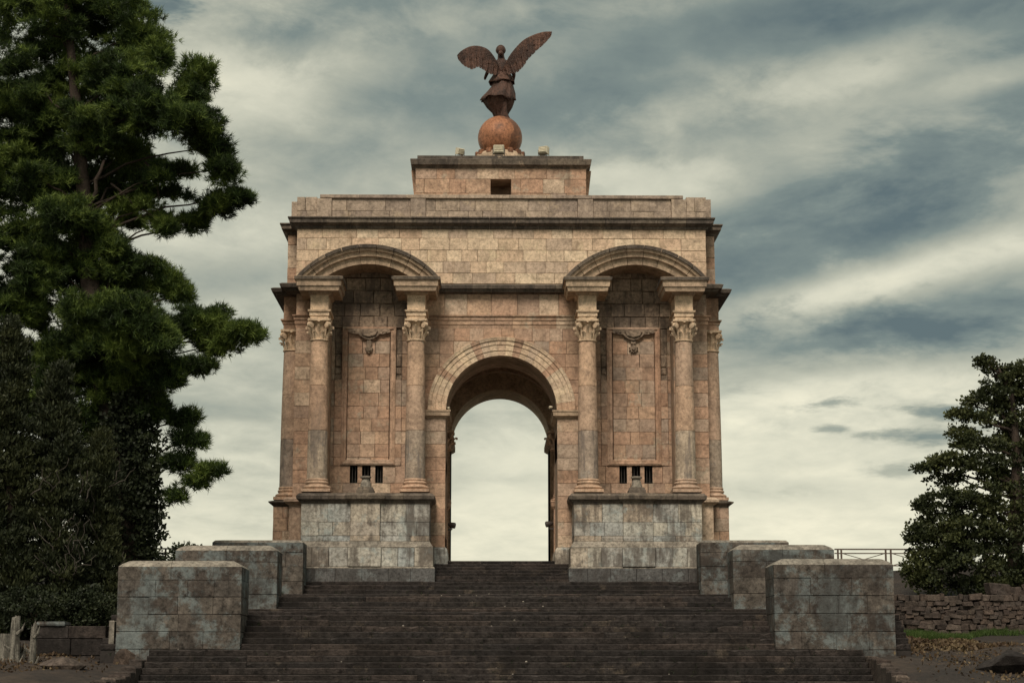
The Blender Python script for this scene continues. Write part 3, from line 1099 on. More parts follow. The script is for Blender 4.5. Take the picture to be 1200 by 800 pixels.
# --- archivolt of the great arch
av = pivot('archivolt', arch)
nv = 25
k1 = r_in / 65.2
vp = [(65.2, 0.5), (65.2, -0.10), (71, -0.10), (71.3, -0.135), (77.5, -0.135), (78, -0.17), (82.5, -0.17), (83.0, -0.22), (86.6, -0.25), (87, -0.20), (87, 0.5)]
vprof = [(r * k1 - (0.004 if r < 66 else 0), y) for r, y in vp]
for k in range(nv):
    a0, a1 = PI * k / nv + 0.0012, PI * (k + 1) / nv - 0.0012
    m_ = MB()
    dy = rng.uniform(-0.006, 0.006)
    m_.sector(0, z_spr, a0, a1, [(r, y + dy) for r, y in vprof], 3)
    m_.build('voussoir', M['attic'] if k % 5 else M['warm'], av)
# --- piers and imposts
zpier = [ZA(p, -0.1) for p in (655, 641, 627, 612, 596, 581, 566, 551, 536, 520.5, 505.5, 490.5)]
pi0, pi1 = r_in + 0.0, -XA(500, -0.1, 560)
for s in (-1, 1):
    pr_ = pivot('pier', arch)
    x0, x1 = sorted((s * (pi0 + 0.008), s * (PIN + 0.4)))
    for i in range(1, len(zpier) - 1):
        stone(pr_, 'pier_stone', x0 - GAP, x1 + GAP, zpier[i], zpier[i + 1], -0.12, 3.3, M['warm'])
    m_ = MB()
    x0, x1 = sorted((s * pi0, s * (PIN + 0.4)))
    m_.loft(x0, x1, -0.12, 3.3, [(0.14, -0.1), (0.14, zpier[0] + 0.15), (0.10, zpier[1] - 0.1), (0.02, zpier[1])])
    m_.build('pier_base', M['grey'], pr_)
    m_ = MB()
    m_.loft(*sorted((s * pi0, s * (pi1 + 0.0))), -0.12, 3.3, [(0.0, ZA(490.6, -0.1)), (0.05, ZA(489, -0.1)), (0.10, ZA(488, -0.1)), (0.18, ZA(487, -0.2)), (0.20, ZA(482.5, -0.2)), (0.23, ZA(482.2, -0.2)), (0.23, ZA(480.6, -0.2))], 1, 1, 1, 1)
    m_.build('impost', M['moulding'], pr_)
    # rear pier with its impost
    m_ = MB()
    m_.loft(*sorted((s * pi0, s * (pi1 + 0.4))), 10.3, YB1, [(0.0, -0.1), (0.0, z_spr - 0.42), (0.1, z_spr - 0.36), (0.2, z_spr - 0.28), (0.2, z_spr - 0.02)], 1, 1, 1, 1)
    m_.build('rear_impost', M['moulding'], arch)
# --- columns of the inner chamber
YI = 4.15
xi = -XA(524.5, YI, 560) + 0.33
zi0, zi1 = ZA(589, YI), ZA(506, YI)
icol = make_column(arch, -xi, YI, zi0, zi1, 0.36, 'inner_column', True, 1.62)
copy_part(icol, arch, Vector((2 * xi, 0, 0)))
for s in (-1, 1):
    m_ = MB()
    m_.loft(s * xi - 0.36, s * xi + 0.36, YI - 0.36, YI + 0.36, [(0.0, ZF), (0.0, zi0 - 0.35), (0.04, zi0 - 0.3), (0.12, zi0 - 0.2), (0.14, zi0 - 0.02), (0.1, zi0)], 1, 1, 1, 1)
    m_.build('inner_pedestal', M['warm'], arch)
    m_ = MB()
    m_.loft(s * xi - 0.34, s * xi + 0.34, YI - 0.34, YI + 0.34, [(0, zi1), (0, zch)], 1, 1, 1, 1)
    m_.build('inner_entablature', M['inner'], arch)

# --- corner strips beside the outer columns
for s in (-1, 1):
    zc2 = [ZA(p, 0) for p in (582, 566, 551, 536, 520.5, 505.5, 490.5, 476, 460.3, 445.2, 430, 414.7, 399.7, 384.8)]
    x0, x1 = sorted((s * (NO + 0.2), s * HB))
    cs = pivot('corner_strip', arch)
    for i in range(len(zc2) - 1):
        stone(cs, 'corner_stone', x0, x1, zc2[i], zc2[i + 1], -0.02, 1.4, M['warm'])
    m_ = MB()
    m_.loft(x0, x1, -0.02, 1.2, [(o, ZA(p, 0)) for p, o in pa], int(s < 0), int(s > 0))
    m_.build('architrave', M['warm'], cs)
    stone(cs, 'corner_stone', x0, x1, ZA(369.4, 0), z_cor0, -0.02, 1.4, M['warm'])

# --- niches
for s in (-1, 1):
    ni = pivot('niche', arch)
    X = lambda px: (XA(px, YN, 480) if s < 0 else -XA(px, YN, 480))
    S = lambda a, b_: sorted((X(a), X(b_)))
    zz = lambda p: ZA(p, YN)
    # rough upper part, its head under the arch
    xa, xb = S(383, 477)
    rows = [zz(p) for p in (384.8, 371, 356, 341, 326, 306)]
    for i in range(len(rows) - 1):
        xs = splits(xa, xb, 0.8, 0.3)
        for k in range(len(xs) - 1):
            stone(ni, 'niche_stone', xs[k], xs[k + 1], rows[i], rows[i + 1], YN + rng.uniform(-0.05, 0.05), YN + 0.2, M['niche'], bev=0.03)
    crs = [577.5, 566, 545.5, 536, 520.5, 505.5, 490.5, 476, 460.3, 445.2, 430, 414.7, 399.7, 384.8]
    slit = [S(411.2, 420), S(425.5, 435), S(441, 449.5)]
    holes = [(a, b_, zz(565), zz(546)) for a, b_ in slit]
    for i in range(len(crs) - 1):
        z0, z1 = zz(crs[i]), zz(crs[i + 1])
        if crs[i + 1] >= 545:
            xs0, xs1 = S(383, 477)
            course_wall(ni, 'niche_stone', xs0, xs1, [z0, z1], YN, YN + 0.35, M['warm'], 0.75, holes=holes)
        else:
            for (pa_, pb_, rec, mt) in ((383, 391.5, 0, 'warm'), (391.5, 400, 1, 'x'), (463, 470.5, 1, 'x'), (470.5, 477, 0, 'warm')):
                q0, q1 = S(pa_, pb_)
                rc = rec and crs[i + 1] < 438
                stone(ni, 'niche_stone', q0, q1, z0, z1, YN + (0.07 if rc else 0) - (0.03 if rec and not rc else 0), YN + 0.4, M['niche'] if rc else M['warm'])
            q0, q1 = S(407, 456)
            xs = splits(q0, q1, 0.72, 0.35)
            for k in range(len(xs) - 1):
                stone(ni, 'panel_stone', xs[k], xs[k + 1], z0, z1, YN + 0.02, YN + 0.3, M['warm'])
    # two lumps of rough stone beside the panel head
    for pa_, pb_ in ((392, 399.5), (463.5, 470)):
        for p0, p1 in ((439, 431), (430, 416)):
            q0, q1 = S(pa_, pb_)
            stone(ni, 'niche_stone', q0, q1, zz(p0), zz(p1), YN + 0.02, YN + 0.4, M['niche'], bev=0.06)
    # raised frame round the panel
    fp = [(0.0, 0.05), (0.0, -0.08), (0.07, -0.11), (0.11, -0.11), (0.13, -0.06), (0.24, -0.06), (0.27, 0.0), (0.27, 0.05)]
    xo0, xo1 = S(400, 463.3)
    zo0, zo1 = zz(545), zz(383.6)
    for side in range(4):
        m_ = MB()
        rs = []
        for end in (0, 1):
            ring = []
            for o, y in fp:
                if side == 0:
                    p = (xo0 + o, zo0 + o) if end == 0 else (xo1 - o, zo0 + o)
                elif side == 1:
                    p = (xo1 - o, zo0 + o) if end == 0 else (xo1 - o, zo1 - o)
                elif side == 2:
                    p = (xo1 - o, zo1 - o) if end == 0 else (xo0 + o, zo1 - o)
                else:
                    p = (xo0 + o, zo1 - o) if end == 0 else (xo0 + o, zo0 + o)
                ring.append((p[0], YN + y, p[1]))
            rs.append(ring)
        m_.rings(rs)
        m_.build('panel_frame', M['warm'], ni)
    # carved bracket with a pendant at the head of the panel
    m_ = MB()
    c = (X(431.5))
    pw = PXM * 1.02
    zt = zz(386.5)
    bow = [(-24, 0), (24, 0), (24, -3.5), (17, -5), (12, -5.2), (9, -8), (5, -10.8), (0, -11.8), (-5, -10.8), (-9, -8), (-12, -5.2), (-17, -5), (-24, -3.5)]
    m_.prism([(c + x * pw, zt + z * pw) for x, z in bow[::-1]][::-1], YN - 0.16, YN + 0.05, 0.03)
    m_.prism([(c + x * pw, zt + z * pw) for x, z in [(-10, -1.5), (10, -1.5), (7, -6.5), (0, -8.5), (-7, -6.5)][::-1]][::-1], YN - 0.24, YN - 0.1, 0.03)
    for q_ in (-20, -16, 16, 20):
        m_.tube([(c + q_ * pw, YN - 0.2, zt - 2.6 * pw), (c + q_ * pw, YN - 0.1, zt - 2.6 * pw)], [0.05, 0.07], 8)
    zc3 = zt - 20.5 * pw
    if s < 0:
        m_.prism([(c + x * pw, zc3 + z * pw) for x, z in [(0, -9), (3.6, -5.5), (4.6, -2), (3, 0), (3.4, 4), (2, 8.5), (-2, 8.5), (-3.4, 4), (-3, 0), (-4.6, -2), (-3.6, -5.5)]], YN - 0.12, YN + 0.05, 0.04)
        m_.tube([(c, YN - 0.17, zc3 - 4 * pw), (c, YN - 0.1, zc3 - 4 * pw)], [0.07, 0.1], 10)
    else:
        star = []
        for k in range(20):
            rr = (5.8 if k % 2 == 0 else 4.0) * pw
            star.append((c + rr * math.sin(2 * PI * k / 20), zc3 - 2 * pw + rr * math.cos(2 * PI * k / 20)))
        m_.prism(star[::-1], YN - 0.10, YN + 0.05, 0.03)
        m_.tube([(c, YN - 0.17, zc3 - 2 * pw), (c, YN - 0.08, zc3 - 2 * pw)], [0.07, 0.11], 12)
        m_.prism([(c + x * pw, zc3 + z * pw) for x, z in [(-3, 3.5), (3, 3.5), (3.4, 8.5), (-3.4, 8.5)]], YN - 0.09, YN + 0.05, 0.03)
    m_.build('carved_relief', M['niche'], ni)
    # slit windows: shallow boxes painted near-black as unlit depth, with an iron bar grille
    for a, b_ in slit:
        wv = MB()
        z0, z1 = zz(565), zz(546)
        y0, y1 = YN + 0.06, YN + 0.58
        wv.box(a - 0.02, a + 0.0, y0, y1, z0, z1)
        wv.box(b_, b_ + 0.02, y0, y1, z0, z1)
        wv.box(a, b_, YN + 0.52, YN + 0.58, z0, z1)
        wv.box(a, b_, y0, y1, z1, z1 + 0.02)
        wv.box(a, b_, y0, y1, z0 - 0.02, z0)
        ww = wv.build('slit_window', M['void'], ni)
        gb = MB()
        for q_ in (0.3, 0.7):
            xx = a + (b_ - a) * q_
            gb.box(xx - 0.012, xx + 0.012, YN + 0.14, YN + 0.165, z0, z1)
        # grille is a piece of the niche, like its window
        gb.build('window_grille', M['lamp_dark'], ni)
    # voussoirs over the niche
    nvo = 9
    cxn = s * NX
    half = R(50.5)
    pk = PXM * 0.985
    np_ = [(89, YN + 0.1), (89, -0.42), (97.2, -0.46), (97.6, -0.62), (103, -0.66), (103.4, -0.78), (108, -0.86), (109.6, -0.84), (109.6, -0.1), (106, YN + 0.1)]
    for k in range(nvo):
        a0 = PI / 2 - half + 2 * half * k / nvo + 0.003
        a1 = PI / 2 - half + 2 * half * (k + 1) / nvo - 0.003
        m_ = MB()
        m_.sector(cxn, zn_c, a0, a1, [(r * pk, y) for r, y in np_], 4)
        m_.build('voussoir', M['moulding'], ni)
        m_ = MB()
        m_.sector(cxn, zn_c, a0, a1, [(r * pk, y) for r, y in [(106.5, -0.85), (106.8, -0.90), (110.4, -0.93), (111, -0.88), (111, -0.2), (106.5, -0.2)]], 4)
        m_.build('arch_rim', M['crust'], ni)

# --- pedestals under the pairs of columns
for s in (-1, 1):
    pd = pivot('pedestal', arch)
    X = lambda px, py=610: (XA(px, YP, py) if s < 0 else -XA(px, YP, py))
    xa, xb = sorted((X(352.5), X(503.5)))
    pk = [ZA(p, YP) for p in (689.5, 666, 664, 641.5, 634, 627.5, 611.5, 590)]
    cm = MB()
    cm.box(xa + 0.05, xb - 0.05, YP + 0.07, 0.1, -0.4, pk[-1] + 0.3)
    cm.build('pedestal_core', M['mortar_grey'], pd)
    ca, cb = sorted((X(410.5), X(445.5)))
    o1, o2 = 0.20, 0.17

    def run(z0, z1, out, avg, mt, cen=True):
        e0, e1 = xa - out, xb + out
        if cen:
            for a, b_ in ((e0, ca - out * 0.4), (cb + out * 0.4, e1)):
                xs = splits(a, b_, avg, 0.25)
                for k in range(len(xs) - 1):
                    stone(pd, 'pedestal_stone', xs[k], xs[k + 1], z0, z1, YP - out, -0.2, mt)
            xs = splits(ca - out * 0.4, cb + out * 0.4, 1.0 if out else 0.95, 0.2)
            for k in range(len(xs) - 1):
                stone(pd, 'pedestal_stone', xs[k], xs[k + 1], z0, z1, YP - out - 0.12, -0.2, mt)
        else:
            xs = splits(e0, e1, avg, 0.2)
            for k in range(len(xs) - 1):
                stone(pd, 'pedestal_stone', xs[k], xs[k + 1], z0, z1, YP - out, -0.2, mt)

    run(-0.3, pk[1], o1 + 0.06, 1.1, M['base'], False)
    m_ = MB()
    m_.loft(xa, xb, YP, -0.2, [(o1 + 0.05, pk[1] + 0.003), (o1 + 0.05, pk[1] + 0.03), (o2, pk[2])])
    m_.build('ledge', M['blockcap'], pd)
    run(pk[2], pk[3], o2, 0.85, M['grey'])
    for a, b_, ex in ((xa, ca, 0), (cb, xb, 0), (ca, cb, 0.12)):
        m_ = MB()
        l_ = 1 if a == xa or ex else 0
        r_ = 1 if b_ == xb or ex else 0
        m_.loft(a + 0.004, b_ - 0.004, YP - ex, -0.2, [(o2 * (0.4 if ex else 1), pk[3] + 0.003), (o2 * (0.4 if ex else 1), pk[3] + 0.03), (0.0, pk[4])], l_, r_)
        m_.build('weathering', M['blockcap'], pd)
    run(pk[4], pk[5], 0.0, 0.95, M['grey'])
    run(pk[5], pk[6], 0.0, 0.8, M['grey'])
    run(pk[6], pk[7], 0.0, 0.95, M['grey'])
    prf = [(590.6, 0.0), (588, 0.03), (586.5, 0.08), (585, 0.17), (584.5, 0.20), (580.5, 0.23), (580, 0.20), (577.6, 0.10)]
    pz = [(o, ZA(p, YP - o)) for p, o in prf]
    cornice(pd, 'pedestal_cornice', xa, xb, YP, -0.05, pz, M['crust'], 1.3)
    m_ = MB()
    m_.loft(ca, cb, YP - 0.12, -0.4, [(o, z + 0.004) for o, z in pz])
    m_.build('pedestal_cornice', M['crust'], pd)
    # the lower corner pieces that step back to the side
    x0, x1 = sorted((s * (HB - 0.9), s * (HB + 0.05)))
    m_ = MB()
    m_.loft(x0, x1, -0.75, 1.5, [(0.2, -0.3), (0.2, ZA(641, -0.8)), (0, ZA(634, -0.8)), (0, ZA(592, -0.8)), (0.08, ZA(590, -0.8)), (0.24, ZA(588, -0.8)), (0.26, ZA(585, -0.8)), (0.05, ZA(582, -0.8))], int(s < 0), int(s > 0))
    m_.build('corner_pedestal', M['warm'], pd)
    for i, (p0, p1) in enumerate(((640, 622), (622, 607), (607, 593.5))):
        for (u0, u1) in ((0.0, 0.52), (0.52, 1.0)) if i % 2 else ((0.0, 0.68), (0.68, 1.0)):
            xx = sorted((s * (HB - 0.5 + u0 * 1.42), s * (HB - 0.5 + u1 * 1.42)))
            stone(pd, 'pedestal_stone', xx[0], xx[1], ZA(p0, 0.4), ZA(p1, 0.4), 0.36, 2.2, M['warm'])
    x0, x1 = sorted((s * (HB - 0.5), s * (HB + 0.92)))
    m_ = MB()
    m_.loft(x0, x1, 0.36, 2.2, [(0.12, -0.3), (0.12, ZA(640, 0.4)), (0.0, ZA(639.6, 0.4)), (-0.02, ZA(600, 0.4)), (0.0, ZA(593.4, 0.4)), (0.05, ZA(592, 0.4)), (0.20, ZA(589.4, 0.4)), (0.22, ZA(588, 0.4)), (0.02, ZA(586.6, 0.4))], int(s < 0), int(s > 0), 1, 1)
    m_.build('side_pedestal', M['crust'], pd)
    x0, x1 = sorted((s * (HB - 0.5), s * (HB + 0.92)))
    m_ = MB()
    m_.loft(x0, x1, 11.3, 13.2, [(0.12, -0.3), (0.12, ZA(640, 0.4)), (0.0, ZA(639, 0.4)), (0, ZA(592, 0.4)), (0.20, ZA(589.4, 0.4)), (0.22, ZA(588, 0.4)), (0.02, ZA(586.6, 0.4))], int(s < 0), int(s > 0), 1, 1)
    m_.build('side_pedestal', M['warm'], pd)

# ------------------------------------------------------------------ urns on the pedestals
for s, lab in ((-1, 'small pale stone urn below the left niche, its rim before a slit window'), (1, 'small grey stone urn below the right niche, its rim before a slit window')):
    x = XA(428.5, -1.6, 570) if s < 0 else XA(746, -1.6, 570)
    zb = ZA(577.5, -1.6)
    t = thing('stone_urn', lab, 'urn', (x, -1.6, zb), 'urns on the pedestals')
    m_ = MB()
    m_.loft(x - 0.40, x + 0.40, -2.0, -1.2, [(0.0, zb - 0.03), (0.0, zb + 0.12), (-0.04, zb + 0.14), (-0.06, zb + 0.24), (-0.12, zb + 0.26)], 1, 1, 1, 1)
    m_.build('urn_plinth', M['crust'], t)
    m_ = MB()
    m_.lathe([(0.25, zb + 0.255), (0.25, zb + 0.34), (0.22, zb + 0.48), (0.17, zb + 0.62), (0.16, zb + 0.66), (0.25, zb + 0.69), (0.26, zb + 0.75), (0.20, zb + 0.77), (0.15, zb + 0.70), (0.05, zb + 0.68)], 20, (x, -1.6))
    m_.build('urn_bowl', M['blockcap'], t, True)

# ------------------------------------------------------------------ winged statue on its globe
YG = YU + 3.9
gc = at(586, 162, YG)
rg = (at(612, 162, YG) - gc).length
PS = (at(601, 100, YG) - at(600, 100, YG)).length
statue = thing('winged_statue', 'bronze winged victory seen from behind, standing on a copper globe', 'statue', (gc.x, gc.y, zpl))
m_ = MB()
prof = [(rg * math.cos(R(a)) + 0.0, gc.z + rg * math.sin(R(a))) for a in range(-70, 91, 8)]
prof[-1] = (0.01, gc.z + rg)
m_.lathe(prof, 40, (gc.x, gc.y))
m_.build('globe', M['copper'], statue, 'all')
m_ = MB()
zr = ZA(176, YG - 1.0)
m_.lathe([(rg * 1.12, zpl - 0.05), (rg * 1.12, zr - 0.12), (rg * 1.05, zr - 0.02), (rg * 0.93, zr), (rg * 0.8, zr + 0.05)], 36, (gc.x, gc.y))
m_.build('globe_base', M['moulding'], statue, True)
for k in range(14):
    a = 2 * PI * k / 14 + 0.2
    c = Vector((gc.x + math.cos(a) * rg * 1.06, gc.y + math.sin(a) * rg * 1.06, zr - 0.02))
    t_ = Vector((-math.sin(a), math.cos(a), 0))
    m_ = MB()
    m_.rings([[c + t_ * u_ * w_ + Vector((math.cos(a), math.sin(a), 0)) * (o_ * 0.08) + Vector((0, 0, h_)) for u_, o_ in ((-1, -1), (1, -1), (1, 1), (-1, 1))] for h_, w_ in ((-0.12, 0.13), (0.06, 0.15), (0.12, 0.10))])
    m_.build('collar_leaf', M['copper'], statue, True)


def SP(px, py, dy=0.0):
    return at(px, py, YG + dy)


# body: one continuous skinned figure
bpts = {'pel': (589, 101, 0), 'wst': (588, 91, 0.02), 'chs': (587.5, 80, -0.02), 'nk': (587.5, 71.5, 0.02), 'hd0': (587, 66, 0.06), 'hd1': (586.8, 60.5, 0.08), 'hd2': (586.8, 56, 0.06),
        'sl': (580, 76.5, 0.0), 'el': (571.5, 84, 0.10), 'hl': (568.5, 91.5, 0.42), 'fl': (568.2, 93.5, 0.56),
        'sr': (595.5, 76.5, 0.0), 'er': (602.5, 87, 0.12), 'hr': (601, 96, 0.40), 'fr': (600.5, 98, 0.52),
        'hpl': (585.5, 105, 0), 'kl': (583, 121, 0.35), 'al': (582, 136, -0.05), 'tl': (582.5, 139.5, 0.28),
        'hpr': (592, 105, 0), 'kr': (593, 122, 0.22), 'ar': (590.5, 138, 0.0), 'tr': (590.5, 140.5, 0.36), 'nose': (586.8, 61, 0.22)}
rad = {'pel': 0.34, 'wst': 0.27, 'chs': 0.33, 'nk': 0.19, 'hd0': 0.18, 'hd1': 0.25, 'hd2': 0.17, 'sl': 0.24, 'el': 0.11, 'hl': 0.08, 'fl': 0.05, 'sr': 0.24, 'er': 0.11, 'hr': 0.08, 'fr': 0.05,
       'hpl': 0.25, 'kl': 0.17, 'al': 0.10, 'tl': 0.08, 'hpr': 0.25, 'kr': 0.17, 'ar': 0.11, 'tr': 0.08, 'nose': 0.06}
edg = [('pel', 'wst'), ('wst', 'chs'), ('chs', 'nk'), ('nk', 'hd0'), ('hd0', 'hd1'), ('hd1', 'hd2'), ('chs', 'sl'), ('sl', 'el'), ('el', 'hl'), ('hl', 'fl'), ('chs', 'sr'), ('sr', 'er'), ('er', 'hr'), ('hr', 'fr'),
       ('pel', 'hpl'), ('hpl', 'kl'), ('kl', 'al'), ('al', 'tl'), ('pel', 'hpr'), ('hpr', 'kr'), ('kr', 'ar'), ('ar', 'tr'), ('hd1', 'nose')]
names = list(bpts)
me = bpy.data.meshes.new('body')
L = statue.location
me.from_pydata([tuple(SP(*bpts[k]) - L) for k in names], [(names.index(a), names.index(b_)) for a, b_ in edg], [])
body = bpy.data.objects.new('body', me)
COL.objects.link(body)
body.parent = statue
sk = body.modifiers.new('skin', 'SKIN')
sv = me.skin_vertices[0].data
for i, k in enumerate(names):
    sv[i].radius = (rad[k], rad[k])
    sv[i].use_root = (k == 'pel')
ss = body.modifiers.new('sub', 'SUBSURF')
ss.levels = ss.render_levels = 2
dg = bpy.context.evaluated_depsgraph_get()
me2 = bpy.data.meshes.new_from_object(body.evaluated_get(dg))
body.modifiers.clear()
body.data = me2
me2.materials.append(M['bronze'])
me2.polygons.foreach_set('use_smooth', [True] * len(me2.polygons))
# hair gathered in a knot at the back
m_ = MB()
hc = SP(586.8, 58.8, 0.0)
for c, rr in ((hc, 0.27), (SP(586.8, 62.5, -0.24), 0.14)):
    m_.lathe([(max(rr * math.cos(R(a)) * (1 + 0.05 * math.sin(a)), 0.005), c.z + rr * math.sin(R(a))) for a in range(-90, 91, 18)], 14, (c.x, c.y))
m_.build('hair', M['bronze'], statue, True)


def robe(name, levels, folds, amp, seed, n=56, ragged=0.0):
    """hanging cloth: rings (px centre, py, half width px, half depth m, dy) with folds that deepen downwards"""
    rr = random.Random(seed)
    ph = [rr.uniform(0, 6.28) for _ in range(4)]
    outer, inner = [], []
    for i, (cxp, py, hw, hd, dy) in enumerate(levels):
        t = i / (len(levels) - 1)
        c = SP(cxp, py, dy)
        ro, ri = [], []
        for k in range(n):
            a = 2 * PI * k / n
            fo = 1 + amp * (0.25 + 0.75 * t) * (math.sin(folds * a + ph[0] + 0.8 * t) * 0.6 + math.sin((folds * 1.7) * a + ph[1]) * 0.4)
            dz = ragged * t * (math.sin(3 * a + ph[2]) * 0.6 + math.sin(7 * a + ph[3]) * 0.4) if i == len(levels) - 1 else 0
            p = Vector((c.x + hw * PS * fo * math.cos(a), c.y + hd * fo * math.sin(a), c.z + dz))
            ro.append(p)
            ri.append(Vector((c.x + (p.x - c.x) * 0.93, c.y + (p.y - c.y) * 0.93, p.z + 0.01)))
        outer.append(ro)
        inner.append(ri)
    m_ = MB()
    m_.rings(outer + inner[::-1], cap=False)
    k = len(outer) * 2
    # close the neck
    o = m_.build(name, M['bronze'], statue, 'all', recalc=False)
    return o


robe('bodice', [(587.5, 70.5, 5.2, 0.22, 0), (587.5, 73.5, 9.6, 0.34, 0), (587.5, 77, 10.4, 0.38, 0), (588, 83, 10.2, 0.40, 0), (588.5, 89.5, 9.8, 0.40, 0)], 9, 0.06, 3)
robe('overfold', [(588.5, 86.5, 9.6, 0.40, 0), (588.5, 91, 12.2, 0.48, 0), (588, 95.5, 14.4, 0.56, 0), (588, 98, 15.2, 0.60, 0)], 8, 0.12, 5, ragged=0.08)
robe('skirt', [(589, 95, 11, 0.46, 0), (588.8, 103, 13.2, 0.56, -0.02), (586.8, 110, 16.8, 0.66, -0.08), (584.5, 115, 19.0, 0.72, -0.14), (583.6, 118, 20.2, 0.76, -0.16)], 9, 0.11, 8, ragged=0.12)
robe('underskirt', [(584.5, 114, 18.2, 0.68, -0.10), (584.6, 120, 17.6, 0.62, -0.06), (585.6, 127, 13.8, 0.52, 0), (586.8, 133, 9.0, 0.42, 0.02), (586.5, 138, 6.8, 0.34, 0.04), (586.5, 141.2, 5.8, 0.30, 0.05)], 10, 0.17, 13, ragged=0.10)
m_ = MB()                                          # the fold that falls over the standing leg
m_.rings([[SP(cx_ + hw * math.cos(2 * PI * k / 10), py, dy + hw * PS * 0.8 * math.sin(2 * PI * k / 10)) for k in range(10)] for cx_, py, hw, dy in ((591.5, 112, 2.6, -0.55), (591.5, 122, 2.8, -0.52), (590.5, 130, 3.4, -0.38), (591, 136, 5.4, -0.28), (591.5, 140, 7.0, -0.22), (592, 144.5, 7.8, -0.18))])
m_.build('leg_drape', M['bronze'], statue, 'all')


def catmull(pts, n):
    out = []
    P_ = [Vector(p) for p in pts]
    for i in range(n):
        t = i / (n - 1) * (len(P_) - 1)
        k = min(int(t), len(P_) - 2)
        u_ = t - k
        p0, p1, p2, p3 = P_[max(k - 1, 0)], P_[k], P_[k + 1], P_[min(k + 2, len(P_) - 1)]
        out.append(0.5 * ((2 * p1) + (p2 - p0) * u_ + (2 * p0 - 5 * p1 + 4 * p2 - p3) * u_ * u_ + (3 * p1 - p0 - 3 * p2 + p3) * u_ ** 3))
    return out


def wing(lead, trail, sgn):
    """shoulder covert plus a fan of overlapping feathers"""
    n = 17
    A = catmull(lead, n)
    B = catmull(trail, n)
    NS = 30
    A2, B2 = catmull(lead, NS), catmull(trail, NS)
    m_ = MB()
    rs = []
    for i in range(NS):
        t = i / (NS - 1)
        dy = -0.35 - 0.55 * math.sin(t * PI * 0.6)
        row_f, row_b = [], []
        for j in range(9):
            u_ = j / 8 * 0.62
            p = A2[i].lerp(B2[i], u_)
            th = 0.10 * math.sqrt(max(1 - (u_ / 0.64) ** 1.5, 0.02)) * (1 - 0.55 * t) + 0.012
            rip = 0.018 * math.sin(i * 1.9 + j * 2.2)
            row_f.append(SP(p.x, p.y, dy - th - rip))
            row_b.append(SP(p.x, p.y, dy + th * 0.5))
        rs.append(row_f + row_b[::-1])
    m_.rings(rs)
    wo_ = m_.build('wing', M['bronze'], statue, 'all')
    for i in range(n - 1):
        t = (i + 0.5) / (n - 1)
        dy = -0.35 - 0.55 * math.sin(t * PI * 0.6) + (0.02 if i % 2 else -0.02)
        a0, a1 = A[i].lerp(B[i], 0.30), A[i + 1].lerp(B[i + 1], 0.30)
        b0, b1 = B[i], B[i + 1]
        mid = (b0 + b1) / 2
        d_ = (mid - (a0 + a1) / 2)
        tip = mid + d_ * (0.03 + 0.02 * (i % 3))
        wv = (b1 - b0)
        pts2 = [a0, a1, a1.lerp(b1, 0.8) + wv * 0.12, tip + wv * 0.42, tip - wv * 0.38, a0.lerp(b0, 0.8) - wv * 0.12]
        fm = MB()
        fm.rings([[SP(p.x, p.y, dy - 0.05) for p in pts2], [SP(p.x, p.y, dy + 0.015) for p in pts2]])
        q0, q1 = (a0 + a1) / 2, tip
        fm.tube([SP(q0.x, q0.y, dy - 0.055), SP(q1.x, q1.y, dy - 0.055)], [0.025, 0.01], 5)
        fm.build('feather', M['bronze'], wo_)
    return wo_


wing([(585.5, 80), (583, 73.5), (578, 65), (571, 57.5), (561, 54), (551, 54.5), (541, 59.5), (535.5, 65)],
     [(586, 88), (581, 87.5), (575, 86.5), (567.5, 82), (561, 78), (553, 80.5), (544, 77), (537, 70)], -1)
wing([(590, 80), (592.5, 74), (597, 65.5), (604, 56.5), (613, 47.5), (624, 41.5), (637, 37.5), (647, 37.2)],
     [(589, 88), (596, 87), (604, 85), (611, 80), (617, 71.5), (625, 62.5), (636, 53), (645.5, 43)], 1)

# ------------------------------------------------------------------ lamps
LG = 'floodlights along the top of the monument'


def floodlight(px, py, Y, z, turn, size, label, tilt=0.0):
    p = at(px, py, Y)
    t = thing('floodlight', label, 'floodlight', (p.x, Y, z), LG)
    rot = Matrix.Rotation(R(turn), 4, 'Z') @ Matrix.Rotation(R(tilt), 4, 'X')
    c = Vector((p.x, Y, z + size * 0.72))

    def tr(m_):
        m_.v = [tuple(c + rot @ (Vector(v) - c)) for v in m_.v]
        return m_
    m_ = MB()
    s = size
    m_.rings([[(c.x - s * w_, c.y + d_, c.z - s * 0.36 * h_), (c.x + s * w_, c.y + d_, c.z - s * 0.36 * h_), (c.x + s * w_, c.y + d_, c.z + s * 0.40 * h_), (c.x - s * w_, c.y + d_, c.z + s * 0.40 * h_)]
              for d_, w_, h_ in ((-s * 0.32, 0.40, 0.8), (-s * 0.22, 0.46, 1.0), (s * 0.2, 0.5, 1.05), (s * 0.24, 0.5, 1.05))])
    for k in range(4):
        zz_ = c.z - s * 0.25 + k * s * 0.17
        m_.box(c.x - s * 0.42, c.x + s * 0.42, c.y - s * 0.37, c.y - s * 0.3, zz_, zz_ + s * 0.06)
    tr(m_).build('housing', M['lamp_white'], t)
    m_ = MB()
    m_.box(c.x - s * 0.44, c.x + s * 0.44, c.y + s * 0.242, c.y + s * 0.26, c.z - s * 0.36, c.z + s * 0.36)
    tr(m_).build('lamp_glass', M['glass'], t)
    m_ = MB()
    m_.box(c.x - s * 0.38, c.x + s * 0.38, c.y - s * 0.2, c.y + s * 0.2, z, z + s * 0.20)
    for q_ in (-1, 1):
        m_.box(*sorted((c.x + q_ * s * 0.50, c.x + q_ * s * 0.56)), c.y - s * 0.08, c.y + s * 0.08, z + s * 0.05, c.z + s * 0.1)
    m_.build('bracket', M['lamp_dark'], t)


